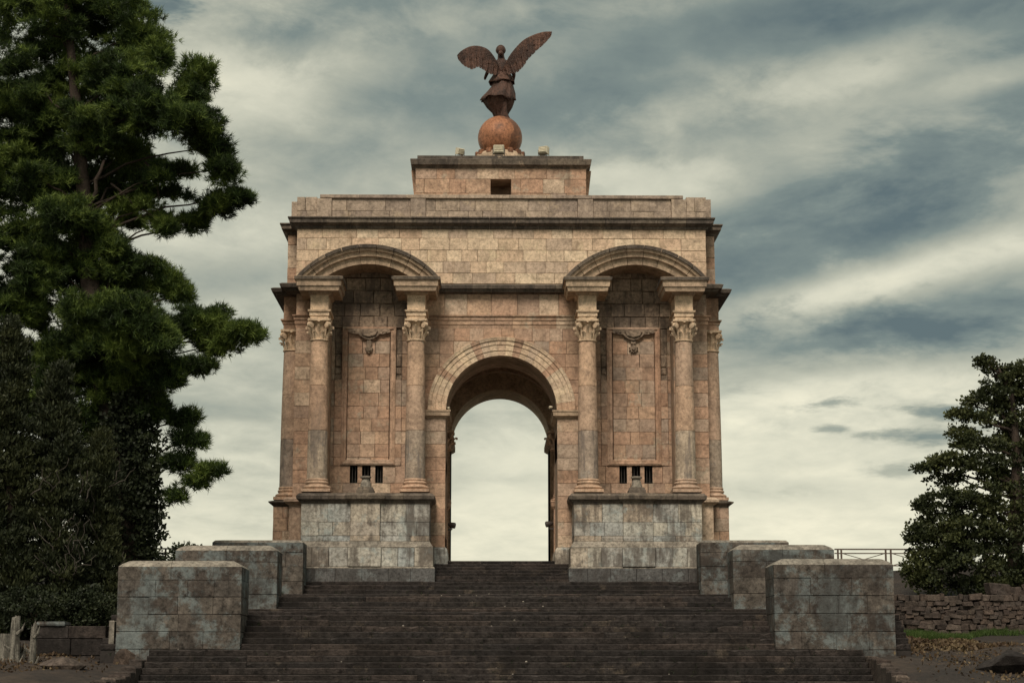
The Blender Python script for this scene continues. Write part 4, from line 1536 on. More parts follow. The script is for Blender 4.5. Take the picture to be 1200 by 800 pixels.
floodlight(539, 178, YU + 0.45, zpl, 35, 0.42, 'cream floodlight turned aside, left of the globe on the roof edge', 12)
floodlight(584.5, 176, YU + 0.45, zpl, 0, 0.56, 'square white floodlight standing right in front of the copper globe')
floodlight(637, 178, YU + 0.45, zpl, -28, 0.50, 'cream floodlight tilted back, right of the globe on the roof edge', -16)


def spot(px, py, Y, side, mat, label, size):
    p = at(px, py, Y)
    t = thing('spotlight', label, 'spotlight', (p.x, Y, p.z), 'small spotlights inside the arch')
    m_ = MB()
    s = size
    a = [Vector((p.x - side * s * 0.6, Y + 0.05, p.z + s * 0.3)), Vector((p.x - side * s * 0.2, Y, p.z + s * 0.2)), Vector((p.x + side * s * 0.4, Y - 0.05, p.z + s * 0.05)), Vector((p.x + side * s * 0.55, Y - 0.06, p.z + s * 0.02))]
    m_.tube(a, [s * 0.2, s * 0.42, s * 0.5, s * 0.45], 12)
    m_.build('lamp_body', mat, t, True)
    m_ = MB()
    m_.box(*sorted((p.x - side * s * 0.75, p.x - side * s * 0.05)), Y - 0.03, Y + 0.03, p.z - s * 0.75, p.z - s * 0.5)
    m_.box(p.x - 0.03, p.x + 0.03, Y - 0.05, Y + 0.05, p.z - s * 0.6, p.z + s * 0.1)
    m_.build('bracket', M['lamp_dark'], t)


spot(529.5, 616, YI - 0.1, 1, M['lamp_dark'], 'dark spotlight on the left inner pedestal of the archway', 0.30)
spot(643.5, 614.5, YI - 0.1, -1, M['lamp_dark'], 'dark spotlight on the right inner pedestal of the archway', 0.30)
spot(525, 478.5, 0.2, 1, M['lamp_white'], 'small white spotlight on the left impost of the great arch', 0.14)
spot(645.5, 477.5, 0.2, -1, M['lamp_white'], 'small white spotlight on the right impost, at the inner edge of the great arch', 0.14)

# ------------------------------------------------------------------ the three pairs of stone blocks
BG = 'stone blocks flanking the stairs'
blocks = [
    ('nearest block at the left of the stairs, dark stone blotched with grey blue lichen', -1, 0, (137.5, 282.5), (768, 664), -25.6, 1.95),
    ('nearest block at the right of the stairs, brown stone with a grey lichen band', 1, 0, (907.5, 1048), (769, 661), -25.6, 1.95),
    ('middle block at the left of the stairs, black stained top with a pale edge', -1, 1, (204, 324), (723.5, 645), -15.7, 1.7),
    ('middle block at the right of the stairs, dark crown over a grey patch', 1, 1, (860, 979), (722, 643.5), -15.7, 1.7),
    ('farthest block at the left of the stairs, dark stone with a wide thin coping', -1, 2, (247, 354), (706, 635.5), -5.0, 1.7),
    ('farthest block at the right of the stairs, with a small grey lichen patch', 1, 2, (822, 926), (704, 635), -5.0, 1.7)]
for lab, s, row, (pl, pr2), (pb, pt), Y0, dep in blocks:
    x0, x1 = XA(pl, Y0, 700), XA(pr2, Y0, 700)
    zb, zt = ZA(pb, Y0) - 0.35, ZA(pt, Y0)
    t = thing('stone_block', lab, 'stone block', ((x0 + x1) / 2, Y0 + dep / 2, ZA(pb, Y0)), BG)
    m_ = MB()
    m_.box(x0 + 0.06, x1 - 0.06, Y0 + 0.06, Y0 + dep - 0.06, zb, zt - 0.05)
    m_.build('core', M['mortar_dark'], t)
    hcap = 0.42
    nz = 4 if row else 5
    lv = [zb + (zt - hcap - zb) * k / nz for k in range(nz + 1)]
    for i in range(nz):
        xs = splits(x0, x1, rng.choice((1.4, 2.0, 1.1)), 0.3)
        for k in range(len(xs) - 1):
            b_ = MB()
            j = rng.uniform(-0.012, 0.012)
            e0, e1 = (0 if k == 0 else 0.006), (0 if k == len(xs) - 2 else 0.006)
            a_, c_ = xs[k] + e0, xs[k + 1] - e1
            z0, z1 = lv[i] + 0.006, lv[i + 1] - 0.006
            q_ = 0.012
            b_.rings([[(a_ + q_, Y0 + j + q_, z0), (c_ - q_, Y0 + j + q_, z0), (c_ - q_, Y0 + dep, z0), (a_ + q_, Y0 + dep, z0)],
                      [(a_, Y0 + j, z0 + q_), (c_, Y0 + j, z0 + q_), (c_, Y0 + dep, z0 + q_), (a_, Y0 + dep, z0 + q_)],
                      [(a_, Y0 + j, z1 - q_), (c_, Y0 + j, z1 - q_), (c_, Y0 + dep, z1 - q_), (a_, Y0 + dep, z1 - q_)],
                      [(a_ + q_, Y0 + j + q_, z1), (c_ - q_, Y0 + j + q_, z1), (c_ - q_, Y0 + dep, z1), (a_ + q_, Y0 + dep, z1)]])
            b_.v = [(p[0], p[1] + (rng.uniform(0, 0.028) if p[1] < Y0 + 0.2 else 0), p[2] + rng.uniform(-0.004, 0.004)) for p in b_.v]
            b_.build('stone', M['block'], t)
    # crown course with a weathered, sloping top, painted paler for the skylight on it
    xs = splits(x0, x1, 2.1, 0.2)
    ch = 0.30
    for k in range(len(xs) - 1):
        b_ = MB()
        L_, R_ = int(k == 0), int(k == len(xs) - 2)
        ga, gb = (0 if L_ else 0.006), (0 if R_ else 0.006)
        b_.loft(xs[k] + ga, xs[k + 1] - gb, Y0, Y0 + dep, [(0.0, zt - hcap), (0.0, zt)], 0, 0, 0, 0)
        b_.build('crown_stone', M['block'], t)
        b_ = MB()
        b_.loft(xs[k] + ga, xs[k + 1] - gb, Y0, Y0 + dep, [(0.0, zt + 0.003), (-ch * 0.35, zt + 0.10), (-ch, zt + (0.20 if row < 2 else 0.12)), (-ch - 0.1, zt + (0.22 if row < 2 else 0.13))], L_, R_, 1, 1)
        b_.build('sloped_top', M['blockcap'], t)

# ------------------------------------------------------------------ low wall, stumps and boulder at the left edge
YL = -25.0
t = thing('low_wall', 'low dark stone wall end left of the nearest left block', 'wall', (XA(92, YL, 760), YL, ZA(790, YL)))
x0, x1 = XA(43, YL, 750), XA(136, YL, 750)
lv = [ZA(p, YL) for p in (800, 768, 748, 733)]
for i in range(3):
    xs = splits(x0, x1 - (0.35 if i else 0), 1.25, 0.3)
    for k in range(len(xs) - 1):
        stone(t, 'stone', xs[k], xs[k + 1], lv[i], lv[i + 1], YL, YL + 0.8, M['step'], bev=0.03)
m_ = MB()
m_.loft(x0, XA(76, YL, 730), YL - 0.05, YL + 0.85, [(0, lv[3]), (0.02, lv[3] + 0.05), (0.0, lv[3] + 0.14)])
m_.build('coping', M['block'], t)
m_ = MB()
m_.loft(XA(128.5, YL, 745), XA(134.5, YL, 745), YL - 0.15, YL + 0.5, [(0, ZA(766, YL)), (0, ZA(728, YL)), (-0.03, ZA(727, YL))])
m_.build('upright_stone', M['blockcap'], t)


def grounded(px, py, Y, up):
    p = at(px, py, Y)
    return Vector((p.x, Y, terrain(p.x, Y) + up))


def blob(name, mat, c, r, seed, parent=None, base=None, squash=(1, 1, 1), sub=2, rough=0.25):
    bm = bmesh.new()
    bmesh.ops.create_icosphere(bm, subdivisions=sub, radius=1)
    q_ = random.Random(seed)
    ph = [(Vector((q_.uniform(-1, 1), q_.uniform(-1, 1), q_.uniform(-1, 1))).normalized(), q_.uniform(0.55, 0.95)) for _ in range(9)]
    for v in bm.verts:
        for d_, lim in ph:                         # planes that cut the lump as broken rock is cut
            k = v.co.dot(d_)
            if k > lim:
                v.co -= d_ * (k - lim)
        v.co *= 1 + q_.uniform(-rough, rough) * 0.3
        v.co = Vector((v.co.x * squash[0], v.co.y * squash[1], v.co.z * squash[2])) * r
    me_ = bpy.data.meshes.new(name)
    bm.to_mesh(me_)
    bm.free()
    me_.materials.append(mat)
    o = bpy.data.objects.new(name, me_)
    COL.objects.link(o)
    o.location = c
    if parent is not None:
        o.parent = parent
    return o


tag(blob('boulder', M['rubble'], grounded(146, 786, -26.5, 0.12), 0.55, 4, squash=(0.75, 0.8, 0.7)), 'brown boulder at the foot of the nearest left block', 'boulder')
tag(blob('boulder', M['step'], grounded(1186, 785, -29, 0.2), 1.0, 9, squash=(1.4, 1, 0.6)), 'big dark boulder on the bare earth at the right edge', 'boulder')
tag(blob('boulder', M['rubble'], grounded(72, 797, -29, 0.08), 0.6, 14, squash=(1.3, 0.8, 0.5)), 'low rusty brown boulder between the pale stumps and the low wall', 'boulder')

stump_spec = [(3, 742, 7, 'broad pale dead stump at the very left edge, its top cut flat'),
              (14, 719, 6.0, 'tallest pale dead stump, split into jagged points at the top'),
              (23.5, 752, 4.5, 'shortest greenish grey stump between two taller pale ones'),
              (35, 725, 4.2, 'thin leaning pale stump nearest to the low dark wall, with a splintered tip')]
for i, (px, py, hw, lab) in enumerate(stump_spec):
    Ys = -27.5 - 0.5 * (i % 2)
    b0 = at(px, 812, Ys)
    tp = at(px, py, Ys)
    wv = hw * (at(1, 700, Ys) - at(0, 700, Ys)).length
    t = thing('tree_stump', lab, 'stump', b0, 'dead stumps at the left edge')
    m_ = MB()
    n = 14
    rs = []
    q_ = random.Random(i + 3)
    spl = [q_.uniform(0, 1) for _ in range(n)]
    for j in range(7):
        u_ = j / 6
        ring = []
        for k in range(n):
            a = 2 * PI * k / n
            rr = wv * (1.08 - 0.25 * u_) * (1 + 0.13 * math.sin(3 * a + i) + 0.08 * math.sin(5 * a + 2 * i + u_))
            z = b0.z + (tp.z - b0.z) * u_
            if j == 6 and i:
                z -= spl[k] * 0.45
            elif j == 5 and i:
                z -= spl[k] * 0.15
            lean = (0.25 if i == 3 else 0.06 * (i - 1)) * u_
            ring.append((b0.x + lean * wv * 2 + rr * math.cos(a), b0.y + rr * math.sin(a), z))
        rs.append(ring)
    m_.rings(rs)
    m_.build('trunk', M['deadwood'], t, True)
    if i in (1, 3):
        for k in range(3):
            a = q_.uniform(-1, 1)
            m_ = MB()
            zz_ = b0.z + (tp.z - b0.z) * (0.35 + 0.2 * k)
            dx = (-1 if k % 2 else 1)
            m_.tube([(b0.x + dx * wv * 0.6, b0.y - wv * 0.6, zz_), (b0.x + dx * wv * 1.6, b0.y - wv * 1.0, zz_ + 0.12), (b0.x + dx * wv * 2.1, b0.y - wv * 0.8, zz_ + 0.35)], [0.06, 0.045, 0.01], 6)
            m_.build('snag', M['deadwood'], t)

# ------------------------------------------------------------------ rubble wall at the right
YR = -11.3
xr0, xr1 = XA(1049, YR, 720), XA(1235, YR, 720)
rw = thing('rubble_wall', 'low dry rubble wall of brown stones below the right tree', 'wall', ((xr0 + xr1) / 2, YR, ZA(747, YR)))
m_ = MB()
m_.box(xr0, xr1, YR + 0.15, YR + 0.9, ZA(752, YR), ZA(708, YR))
m_.build('wall_fill', M['mortar_dark'], rw)
variants = []
for k in range(9):
    q_ = random.Random(50 + k)
    bm = bmesh.new()
    bmesh.ops.create_cube(bm, size=1.0)
    for v in bm.verts:
        v.co += Vector((q_.uniform(-0.14, 0.14), q_.uniform(-0.08, 0.08), q_.uniform(-0.12, 0.12)))
    bmesh.ops.bevel(bm, geom=list(bm.edges), offset=0.09, segments=1, affect='EDGES')
    for v in bm.verts:
        v.co += Vector((q_.uniform(-0.03, 0.03), q_.uniform(-0.03, 0.03), q_.uniform(-0.03, 0.03)))
    me_ = bpy.data.meshes.new('stone')
    bm.to_mesh(me_)
    bm.free()
    me_.materials.append(M['rubble'])
    variants.append(me_)
py = 750.0
row = 0
cnt = 0
while py > 702:
    hpx = rng.uniform(4.6, 7.4)
    x = xr0 + rng.uniform(-0.3, 0)
    while x < xr1:
        wd = rng.choice((rng.uniform(0.18, 0.35), rng.uniform(0.3, 0.62)))
        pt = ZA(py, YR)
        hh = hpx * 0.0352
        dz = rng.uniform(-0.04, 0.04)
        top = 702 if x < XA(1175, YR) else 694
        o = bpy.data.objects.new('stone', rng.choice(variants))
        COL.objects.link(o)
        o.parent = rw
        o.location = Vector((x + wd / 2, YR + 0.12 + rng.uniform(-0.05, 0.05), pt + hh / 2 + dz)) - rw.location
        o.scale = (wd * 1.02, 0.62, hh * 1.06)
        o.rotation_euler = (rng.uniform(-0.1, 0.1), rng.uniform(-0.08, 0.08), rng.choice((0, PI)))
        x += wd
        cnt += 1
    py -= hpx
    row += 1
for k in range(16):                                # tumbled stones where the wall climbs at its right end
    px, py = rng.uniform(1168, 1215), rng.uniform(690, 704)
    o = bpy.data.objects.new('stone', rng.choice(variants))
    COL.objects.link(o)
    o.parent = rw
    o.location = at(px, py, YR + 0.4) - rw.location
    o.scale = (rng.uniform(0.4, 0.9), 0.6, rng.uniform(0.3, 0.5))
    o.rotation_euler = (0, rng.uniform(-0.4, 0.4), 0)


# ------------------------------------------------------------------ railings on the terrace
def railing(px0, px1, Y, lab, posts):
    x0, x1 = XA(px0, Y, 650), XA(px1, Y, 650)
    z1, z2, zb = ZA(643.2, Y, 1000), ZA(648, Y, 1000), terrain(20, Y) - 0.1
    t = thing('metal_railing', lab, 'railing', ((x0 + x1) / 2, Y, zb), 'railings on the terrace')
    for z, r in ((z1, 0.035), (z2, 0.028), (zb + 0.35, 0.028)):
        m_ = MB()
        m_.tube([(x0, Y, z), (x1, Y, z)], r, 6)
        m_.build('rail', M['rail'], t)
    xs = [XA(p, Y, 650) for p in posts]
    for x in xs:
        m_ = MB()
        m_.box(x - 0.04, x + 0.04, Y - 0.04, Y + 0.04, zb, z1 + 0.02)
        m_.build('post', M['rail'], t)
    for a, b_ in zip(xs[:-1], xs[1:]):
        if b_ - a < 0.6:
            continue
        for k in (0, 1):
            m_ = MB()
            q0, q1 = (zb + 0.35, z2) if k else (z2, zb + 0.35)
            m_.tube([(a + 0.04, Y + 0.03 * k, q0), (b_ - 0.04, Y + 0.03 * k, q1)], 0.02, 5)
            m_.build('brace', M['rail'], t)


railing(978, 1190, 3.4, 'thin rusty railing on the terrace behind the right blocks', [982, 986, 1038, 1044, 1096, 1102, 1154, 1160])
railing(20, 238, 3.4, 'thin rusty railing on the terrace glimpsed behind the pine trunk', [22, 80, 138, 194, 236])


# ------------------------------------------------------------------ vegetation
def tri_object(name, V, mat, parent, origin):
    """V: (n,3,3) triangles in world space -> one mesh"""
    n = len(V)
    me_ = bpy.data.meshes.new(name)
    me_.vertices.add(n * 3)
    me_.loops.add(n * 3)
    me_.polygons.add(n)
    me_.vertices.foreach_set('co', (V.reshape(-1, 3) - np.array(origin)).astype(np.float32).ravel())
    me_.loops.foreach_set('vertex_index', np.arange(n * 3, dtype=np.int32))
    me_.polygons.foreach_set('loop_start', np.arange(0, n * 3, 3, dtype=np.int32))
    me_.polygons.foreach_set('loop_total', np.full(n, 3, dtype=np.int32))
    me_.update()
    me_.materials.append(mat)
    o = bpy.data.objects.new(name, me_)
    COL.objects.link(o)
    if parent is not None:
        o.parent = parent
    else:
        o.location = origin
    return o


def quad_object(name, V, mat, parent, origin):
    n = len(V)
    me_ = bpy.data.meshes.new(name)
    me_.vertices.add(n * 4)
    me_.loops.add(n * 4)
    me_.polygons.add(n)
    me_.vertices.foreach_set('co', (V.reshape(-1, 3) - np.array(origin)).astype(np.float32).ravel())
    me_.loops.foreach_set('vertex_index', np.arange(n * 4, dtype=np.int32))
    me_.polygons.foreach_set('loop_start', np.arange(0, n * 4, 4, dtype=np.int32))
    me_.polygons.foreach_set('loop_total', np.full(n, 4, dtype=np.int32))
    me_.update()
    me_.materials.append(mat)
    o = bpy.data.objects.new(name, me_)
    COL.objects.link(o)
    if parent is not None:
        o.parent = parent
    else:
        o.location = origin
    return o


def unit(a):
    return a / np.maximum(np.linalg.norm(a, axis=-1, keepdims=True), 1e-9)


def in_ball(n, shell=0.55):
    d = unit(nrng.normal(size=(n, 3)))
    return d * (nrng.random((n, 1)) ** shell)


def needle_tufts(C, D, k=14, ln=0.34, wd=0.028, spread=0.75):
    """sprays of thin needles at the points C that lean along D"""
    n = len(C)
    dirs = unit(D[:, None, :] + nrng.normal(size=(n, k, 3)) * spread)
    side = unit(np.cross(dirs, nrng.normal(size=(n, k, 3))))
    L_ = ln * nrng.uniform(0.6, 1.15, (n, k, 1))
    b0 = C[:, None, :] + dirs * (L_ * 0.05) + nrng.normal(size=(n, k, 3)) * 0.035
    V = np.stack([b0 - side * wd * 0.5, b0 + side * wd * 0.5, b0 + dirs * L_], axis=2)
    return V.reshape(-1, 3, 3)


def leaf_quads(C, D, ln=0.16, wd=0.10, spread=0.9):
    n = len(C)
    dirs = unit(D + nrng.normal(size=(n, 3)) * spread)
    side = unit(np.cross(dirs, nrng.normal(size=(n, 3))))
    L_ = ln * nrng.uniform(0.6, 1.3, (n, 1))
    W_ = wd * nrng.uniform(0.6, 1.3, (n, 1))
    nrm = np.cross(dirs, side)
    V = np.stack([C, C + dirs * L_ * 0.5 + side * W_ * 0.5 + nrm * 0.02, C + dirs * L_, C + dirs * L_ * 0.5 - side * W_ * 0.5 - nrm * 0.02], axis=1)
    return V


def bough_points(blobs, per, sub=9, subr=0.42):
    """each clump is broken into many small boughs; returns tuft places and leanings"""
    Cs, Ds = [], []
    for (c, r, dens) in blobs:
        ns = max(3, int(sub * dens * (0.5 + np.prod(r) ** (1 / 3) * 0.55)))
        sc_ = in_ball(ns, 0.42) * np.array(r)
        for q_ in sc_:
            m_ = int(per * dens ** 0.3)
            rr = subr * nrng.uniform(0.65, 1.35)
            p = in_ball(m_, 0.5) * np.array([rr * 1.25, rr * 1.25, rr * 0.62])
            Cs.append(np.array(c) + q_ + p)
            out = unit(q_ / np.array(r) + 1e-6)
            Ds.append(unit(p * 0.9 + out * 0.35 + np.array([0, 0, 0.45])))
    return np.concatenate(Cs), np.concatenate(Ds)


def limb(parent, a, b_, r0, r1, mat, sag=0.0, name='limb', wob=0.25):
    a, b_ = Vector(a), Vector(b_)
    pts, rr = [], []
    n = 7
    L_ = (b_ - a).length
    for i in range(n):
        u_ = i / (n - 1)
        p = a.lerp(b_, u_)
        k = math.sin(u_ * PI)
        p += Vector((rng.uniform(-wob, wob), rng.uniform(-wob, wob), rng.uniform(-wob, wob))) * k * 0.5
        p.z += -sag * k * L_
        pts.append(p)
        rr.append(r0 + (r1 - r0) * u_)
    m_ = MB()
    m_.tube(pts, rr, 7)
    return m_.build(name, mat, parent, 'all')


# --- the big pine at the left
YT = -9.0
spx = (at(1, 400, YT) - at(0, 400, YT)).length
pine_px = [  # px, py, rx, ry, density, dy
    (40, 20, 75, 55, 1.1, 0), (120, 5, 60, 45, 1.1, 0.5), (160, 40, 42, 40, 1.0, 0.4), (185, 60, 22, 30, 0.8, 0), (10, 95, 60, 60, 1.2, -0.5), (80, 85, 65, 50, 1.2, 0.8),
    (140, 90, 50, 38, 1.1, -0.8), (231, 92, 24, 28, 1.0, 0.4), (222, 112, 26, 14, 0.8, 0.2), (170, 130, 48, 38, 1.2, -1.4), (205, 138, 38, 30, 1.1, -1.8), (236, 150, 30, 30, 1.0, -0.6),
    (250, 172, 26, 24, 0.9, 0), (262, 200, 22, 22, 0.9, -0.4), (280, 232, 20, 14, 0.8, 0), (255, 240, 28, 20, 0.9, 0.3), (228, 262, 24, 15, 0.8, 0.6), (192, 262, 28, 18, 0.75, 0.2), (175, 240, 22, 12, 0.4, 0.2),
    (215, 200, 30, 14, 0.5, 0.6), (152, 206, 26, 12, 0.5, 0.9), (168, 224, 24, 10, 0.45, 0.4), (206, 226, 26, 12, 0.5, 0.6), (142, 242, 18, 9, 0.45, 0.2), (188, 208, 22, 9, 0.4, -0.4), (130, 225, 20, 14, 0.5, 1.4), (150, 178, 42, 20, 0.8, 0.6), (110, 150, 50, 40, 1.1, -0.6), (50, 150, 60, 50, 1.2, 0.6), (20, 200, 50, 55, 1.2, 0), (75, 210, 42, 38, 1.0, 0.4), (118, 205, 24, 18, 0.6, 0.8),
    (80, 250, 40, 30, 1.0, -0.8), (30, 270, 50, 45, 1.1, 0.5), (110, 270, 32, 24, 0.9, 0.2), (130, 290, 22, 14, 0.7, 0), (65, 315, 60, 38, 1.2, 0.2), (20, 340, 50, 50, 1.2, 0.6), (140, 318, 40, 22, 0.9, 0.6),
    (175, 312, 22, 12, 0.6, 0.4), (195, 335, 28, 24, 0.9, 0.8), (214, 345, 14, 16, 0.6, 0.8), (100, 365, 45, 30, 1.2, -1.6), (150, 368, 42, 32, 1.2, -1.9), (182, 395, 32, 34, 1.2, -1.6), (130, 405, 50, 36, 1.2, -1.2),
    (225, 380, 30, 26, 1.0, 0.2), (250, 375, 26, 18, 0.9, 0.2), (280, 388, 24, 14, 0.9, 0), (296, 392, 14, 10, 0.6, 0), (256, 405, 30, 18, 0.9, 0.4), (232, 430, 26, 16, 0.8, 0.3),
    (190, 440, 30, 26, 1.1, -0.6), (140, 450, 50, 30, 1.1, 0), (80, 420, 55, 45, 1.2, 0.6), (170, 480, 40, 22, 1.0, 0.2), (215, 490, 22, 14, 0.8, 0.2), (222, 515, 24, 16, 0.7, 0), (210, 540, 22, 16, 0.7, 0.2),
    (246, 551, 22, 11, 0.7, 0), (228, 565, 20, 10, 0.5, 0), (204, 582, 12, 10, 0.4, 0), (120, 490, 50, 34, 1.0, 0.6), (60, 480, 50, 45, 1.1, 0.4), (150, 430, 46, 40, 1.1, 1.8), (170, 470, 40, 40, 1.0, 1.8), (140, 340, 44, 40, 1.0, 1.8), (60, 430, 70, 60, 1.1, 1.8), (110, 540, 60, 50, 1.0, 1.5), (40, 560, 60, 60, 1.0, 1.5), (-40, 150, 60, 120, 1.2, 0), (-40, 380, 60, 120, 1.2, 0.6), (60, -60, 90, 50, 1.1, 0), (-30, -40, 60, 60, 1.0, 0)]
pb_ = at(150, 735, YT)
pine = thing('pine_tree', 'huge dark pine with tufts tinted sunlit green filling the left edge', 'tree', (pb_.x, YT, pb_.z))
blobs = []
for px, py, rx, ry, d, dy in pine_px:
    c = at(px, py, YT + dy * 1.3)
    ex, ez = max(rx - 9, 5), max(ry - 6, 4)
    blobs.append((tuple(c), (ex * spx, max(ex, ez) * spx * 0.8, ez * spx), d))
    if px < 165 and py < 470:                      # the far side of the crown
        blobs.append((tuple(c + Vector((0, 2.6, 0))), (ex * spx, ex * spx * 0.6, ez * spx), 0.9))
C, D = bough_points(blobs, 27, 27, 0.44)
print('pine tufts', len(C))
crown = tri_object('crown', needle_tufts(C, D, 15, 0.31, 0.036, 0.8), M['pine'], pine, pine.location)
tr_pts = [at(158, 760, YT), at(152, 640, YT), at(140, 540, YT), at(120, 440, YT + 0.3), at(105, 330, YT + 0.4), at(98, 230, YT + 0.2), at(90, 130, YT), at(80, 30, YT), at(75, -60, YT)]
m_ = MB()
m_.tube(tr_pts, [0.75, 0.62, 0.52, 0.44, 0.40, 0.33, 0.25, 0.16, 0.06], 12)
m_.build('trunk', M['bark'], pine, 'all')
for i, (px, py, rx, ry, d, dy) in enumerate(pine_px):
    if px < -20 or i % 4 == 3:
        continue
    ppx = np.interp(py + 45, [-60, 30, 130, 230, 330, 440, 540, 640], [75, 80, 90, 98, 105, 120, 140, 152])
    limb(pine, at(ppx, py + 45, YT + 0.2), at(px, py, YT + dy * 1.3), 0.075, 0.015, M['bark'], sag=-0.06)
limb(pine, at(100, 262, YT - 0.6), at(122, 188, YT - 0.8), 0.13, 0.06, M['bark'], 0.02)
limb(pine, at(130, 215, YT), at(192, 262, YT), 0.055, 0.02, M['bark'], 0.03)
limb(pine, at(170, 190, YT), at(187, 235, YT), 0.06, 0.03, M['bark'], -0.15)
# ivy that wraps the trunk
ivx = []
for py in np.arange(470, 735, 9):
    cxp = np.interp(py, [470, 560, 650, 735], [150, 158, 162, 160])
    hw = np.interp(py, [470, 520, 600, 660, 735], [30, 34, 33, 27, 40])
    ivx.append((tuple(at(cxp, py, YT - 0.2)), (hw * spx, hw * spx * 0.7, 0.55), 1.0))
C, D = bough_points(ivx, 36, 26, 0.34)
ivy = quad_object('ivy', leaf_quads(C, D, 0.17, 0.13), M['ivy'], pine, pine.location)

# --- narrow cypresses and scrub under the pine
def cypress(px, ptop, pbot, hw, Y, lab, name='cypress_tree', mat='cypress', twigs=0):
    b0 = at(px, pbot, Y)
    s_ = (at(1, 600, Y) - at(0, 600, Y)).length
    t = thing(name, lab, 'tree', b0, 'dark cypresses below the pine')
    bl = []
    for py in np.arange(ptop, pbot, 11):
        u_ = (py - ptop) / (pbot - ptop)
        w_ = hw * min(1.0, 0.25 + 1.6 * u_ ** 0.75) * (1 + 0.12 * math.sin(py * 0.21 + px))
        bl.append((tuple(at(px + 4 * math.sin(py * 0.05 + px), py, Y)), (w_ * s_, w_ * s_ * 0.8, 0.7), 0.9))
    C, D = bough_points(bl, 78, 28, 0.30)
    D = unit(D + np.array([0, 0, 0.9]))
    quad_object('crown', leaf_quads(C, D, 0.20, 0.055, 0.45), M[mat], t, b0)
    m_ = MB()
    m_.tube([b0, at(px, (ptop + pbot) / 2, Y), at(px, ptop + 10, Y)], [0.28, 0.17, 0.03], 8)
    m_.build('trunk', M['bark'], t, 'all')
    for k in range(twigs):
        qx, qy = px + rng.uniform(-hw, hw) * 0.9, rng.uniform(pbot - 200, pbot - 60)
        a = at(qx, qy, Y - hw * s_ * 0.75)
        ang = rng.uniform(-1.0, 1.0)
        ln = rng.uniform(0.7, 1.6)
        b2 = a + Vector((math.sin(ang) * ln, -rng.uniform(0.2, 0.5), math.cos(ang) * ln))
        limb(t, a, b2, 0.028, 0.010, M['twig'], 0.0, 'twig', 0.35)


cypress(12, 392, 745, 30, -13.0, 'dark narrow cypress at the far left edge under the pine', twigs=2)
cypress(68, 440, 748, 36, -12.5, 'brownish cypress with bare grey twigs in front of the pine', twigs=16)
cypress(118, 520, 740, 24, -11.5, 'short dark cypress close to the ivy covered pine trunk', twigs=5)
cypress(-40, 340, 760, 40, -13.5, 'dark cypress partly cut by the left picture edge')


def scrub(px, py, rx, ry, Y, lab, dens=0.8, mat='cypress'):
    b0 = at(px, py + ry, Y)
    s_ = (at(1, 600, Y) - at(0, 600, Y)).length
    t = thing('bush', lab, 'bush', b0, 'bushes among the trees')
    C, D = bough_points([(tuple(at(px, py, Y)), (rx * s_, rx * s_ * 0.8, ry * s_), dens)], 80, 56, 0.36)
    quad_object('foliage', leaf_quads(C, D, 0.13, 0.07), M[mat], t, b0)
    m_ = MB()
    for k in range(5):
        m_.tube([b0, b0 + Vector((rng.uniform(-0.4, 0.4), 0, ry * s_ * 0.8)), b0 + Vector((rng.uniform(-0.9, 0.9), rng.uniform(-0.3, 0.3), ry * s_ * 1.5))], [0.05, 0.03, 0.01], 5)
    m_.build('stems', M['bark'], t)


scrub(40, 715, 50, 28, -14.5, 'dark low bush behind the pale stumps', 1.4, 'ivy')
scrub(102, 715, 34, 26, -14.0, 'dark bush above the low wall beside the nearest left block', 1.4, 'ivy')
scrub(222, 652, 22, 11, -13.9, 'dark creeper bush lying over the top of the middle left block', 1.0, 'ivy')

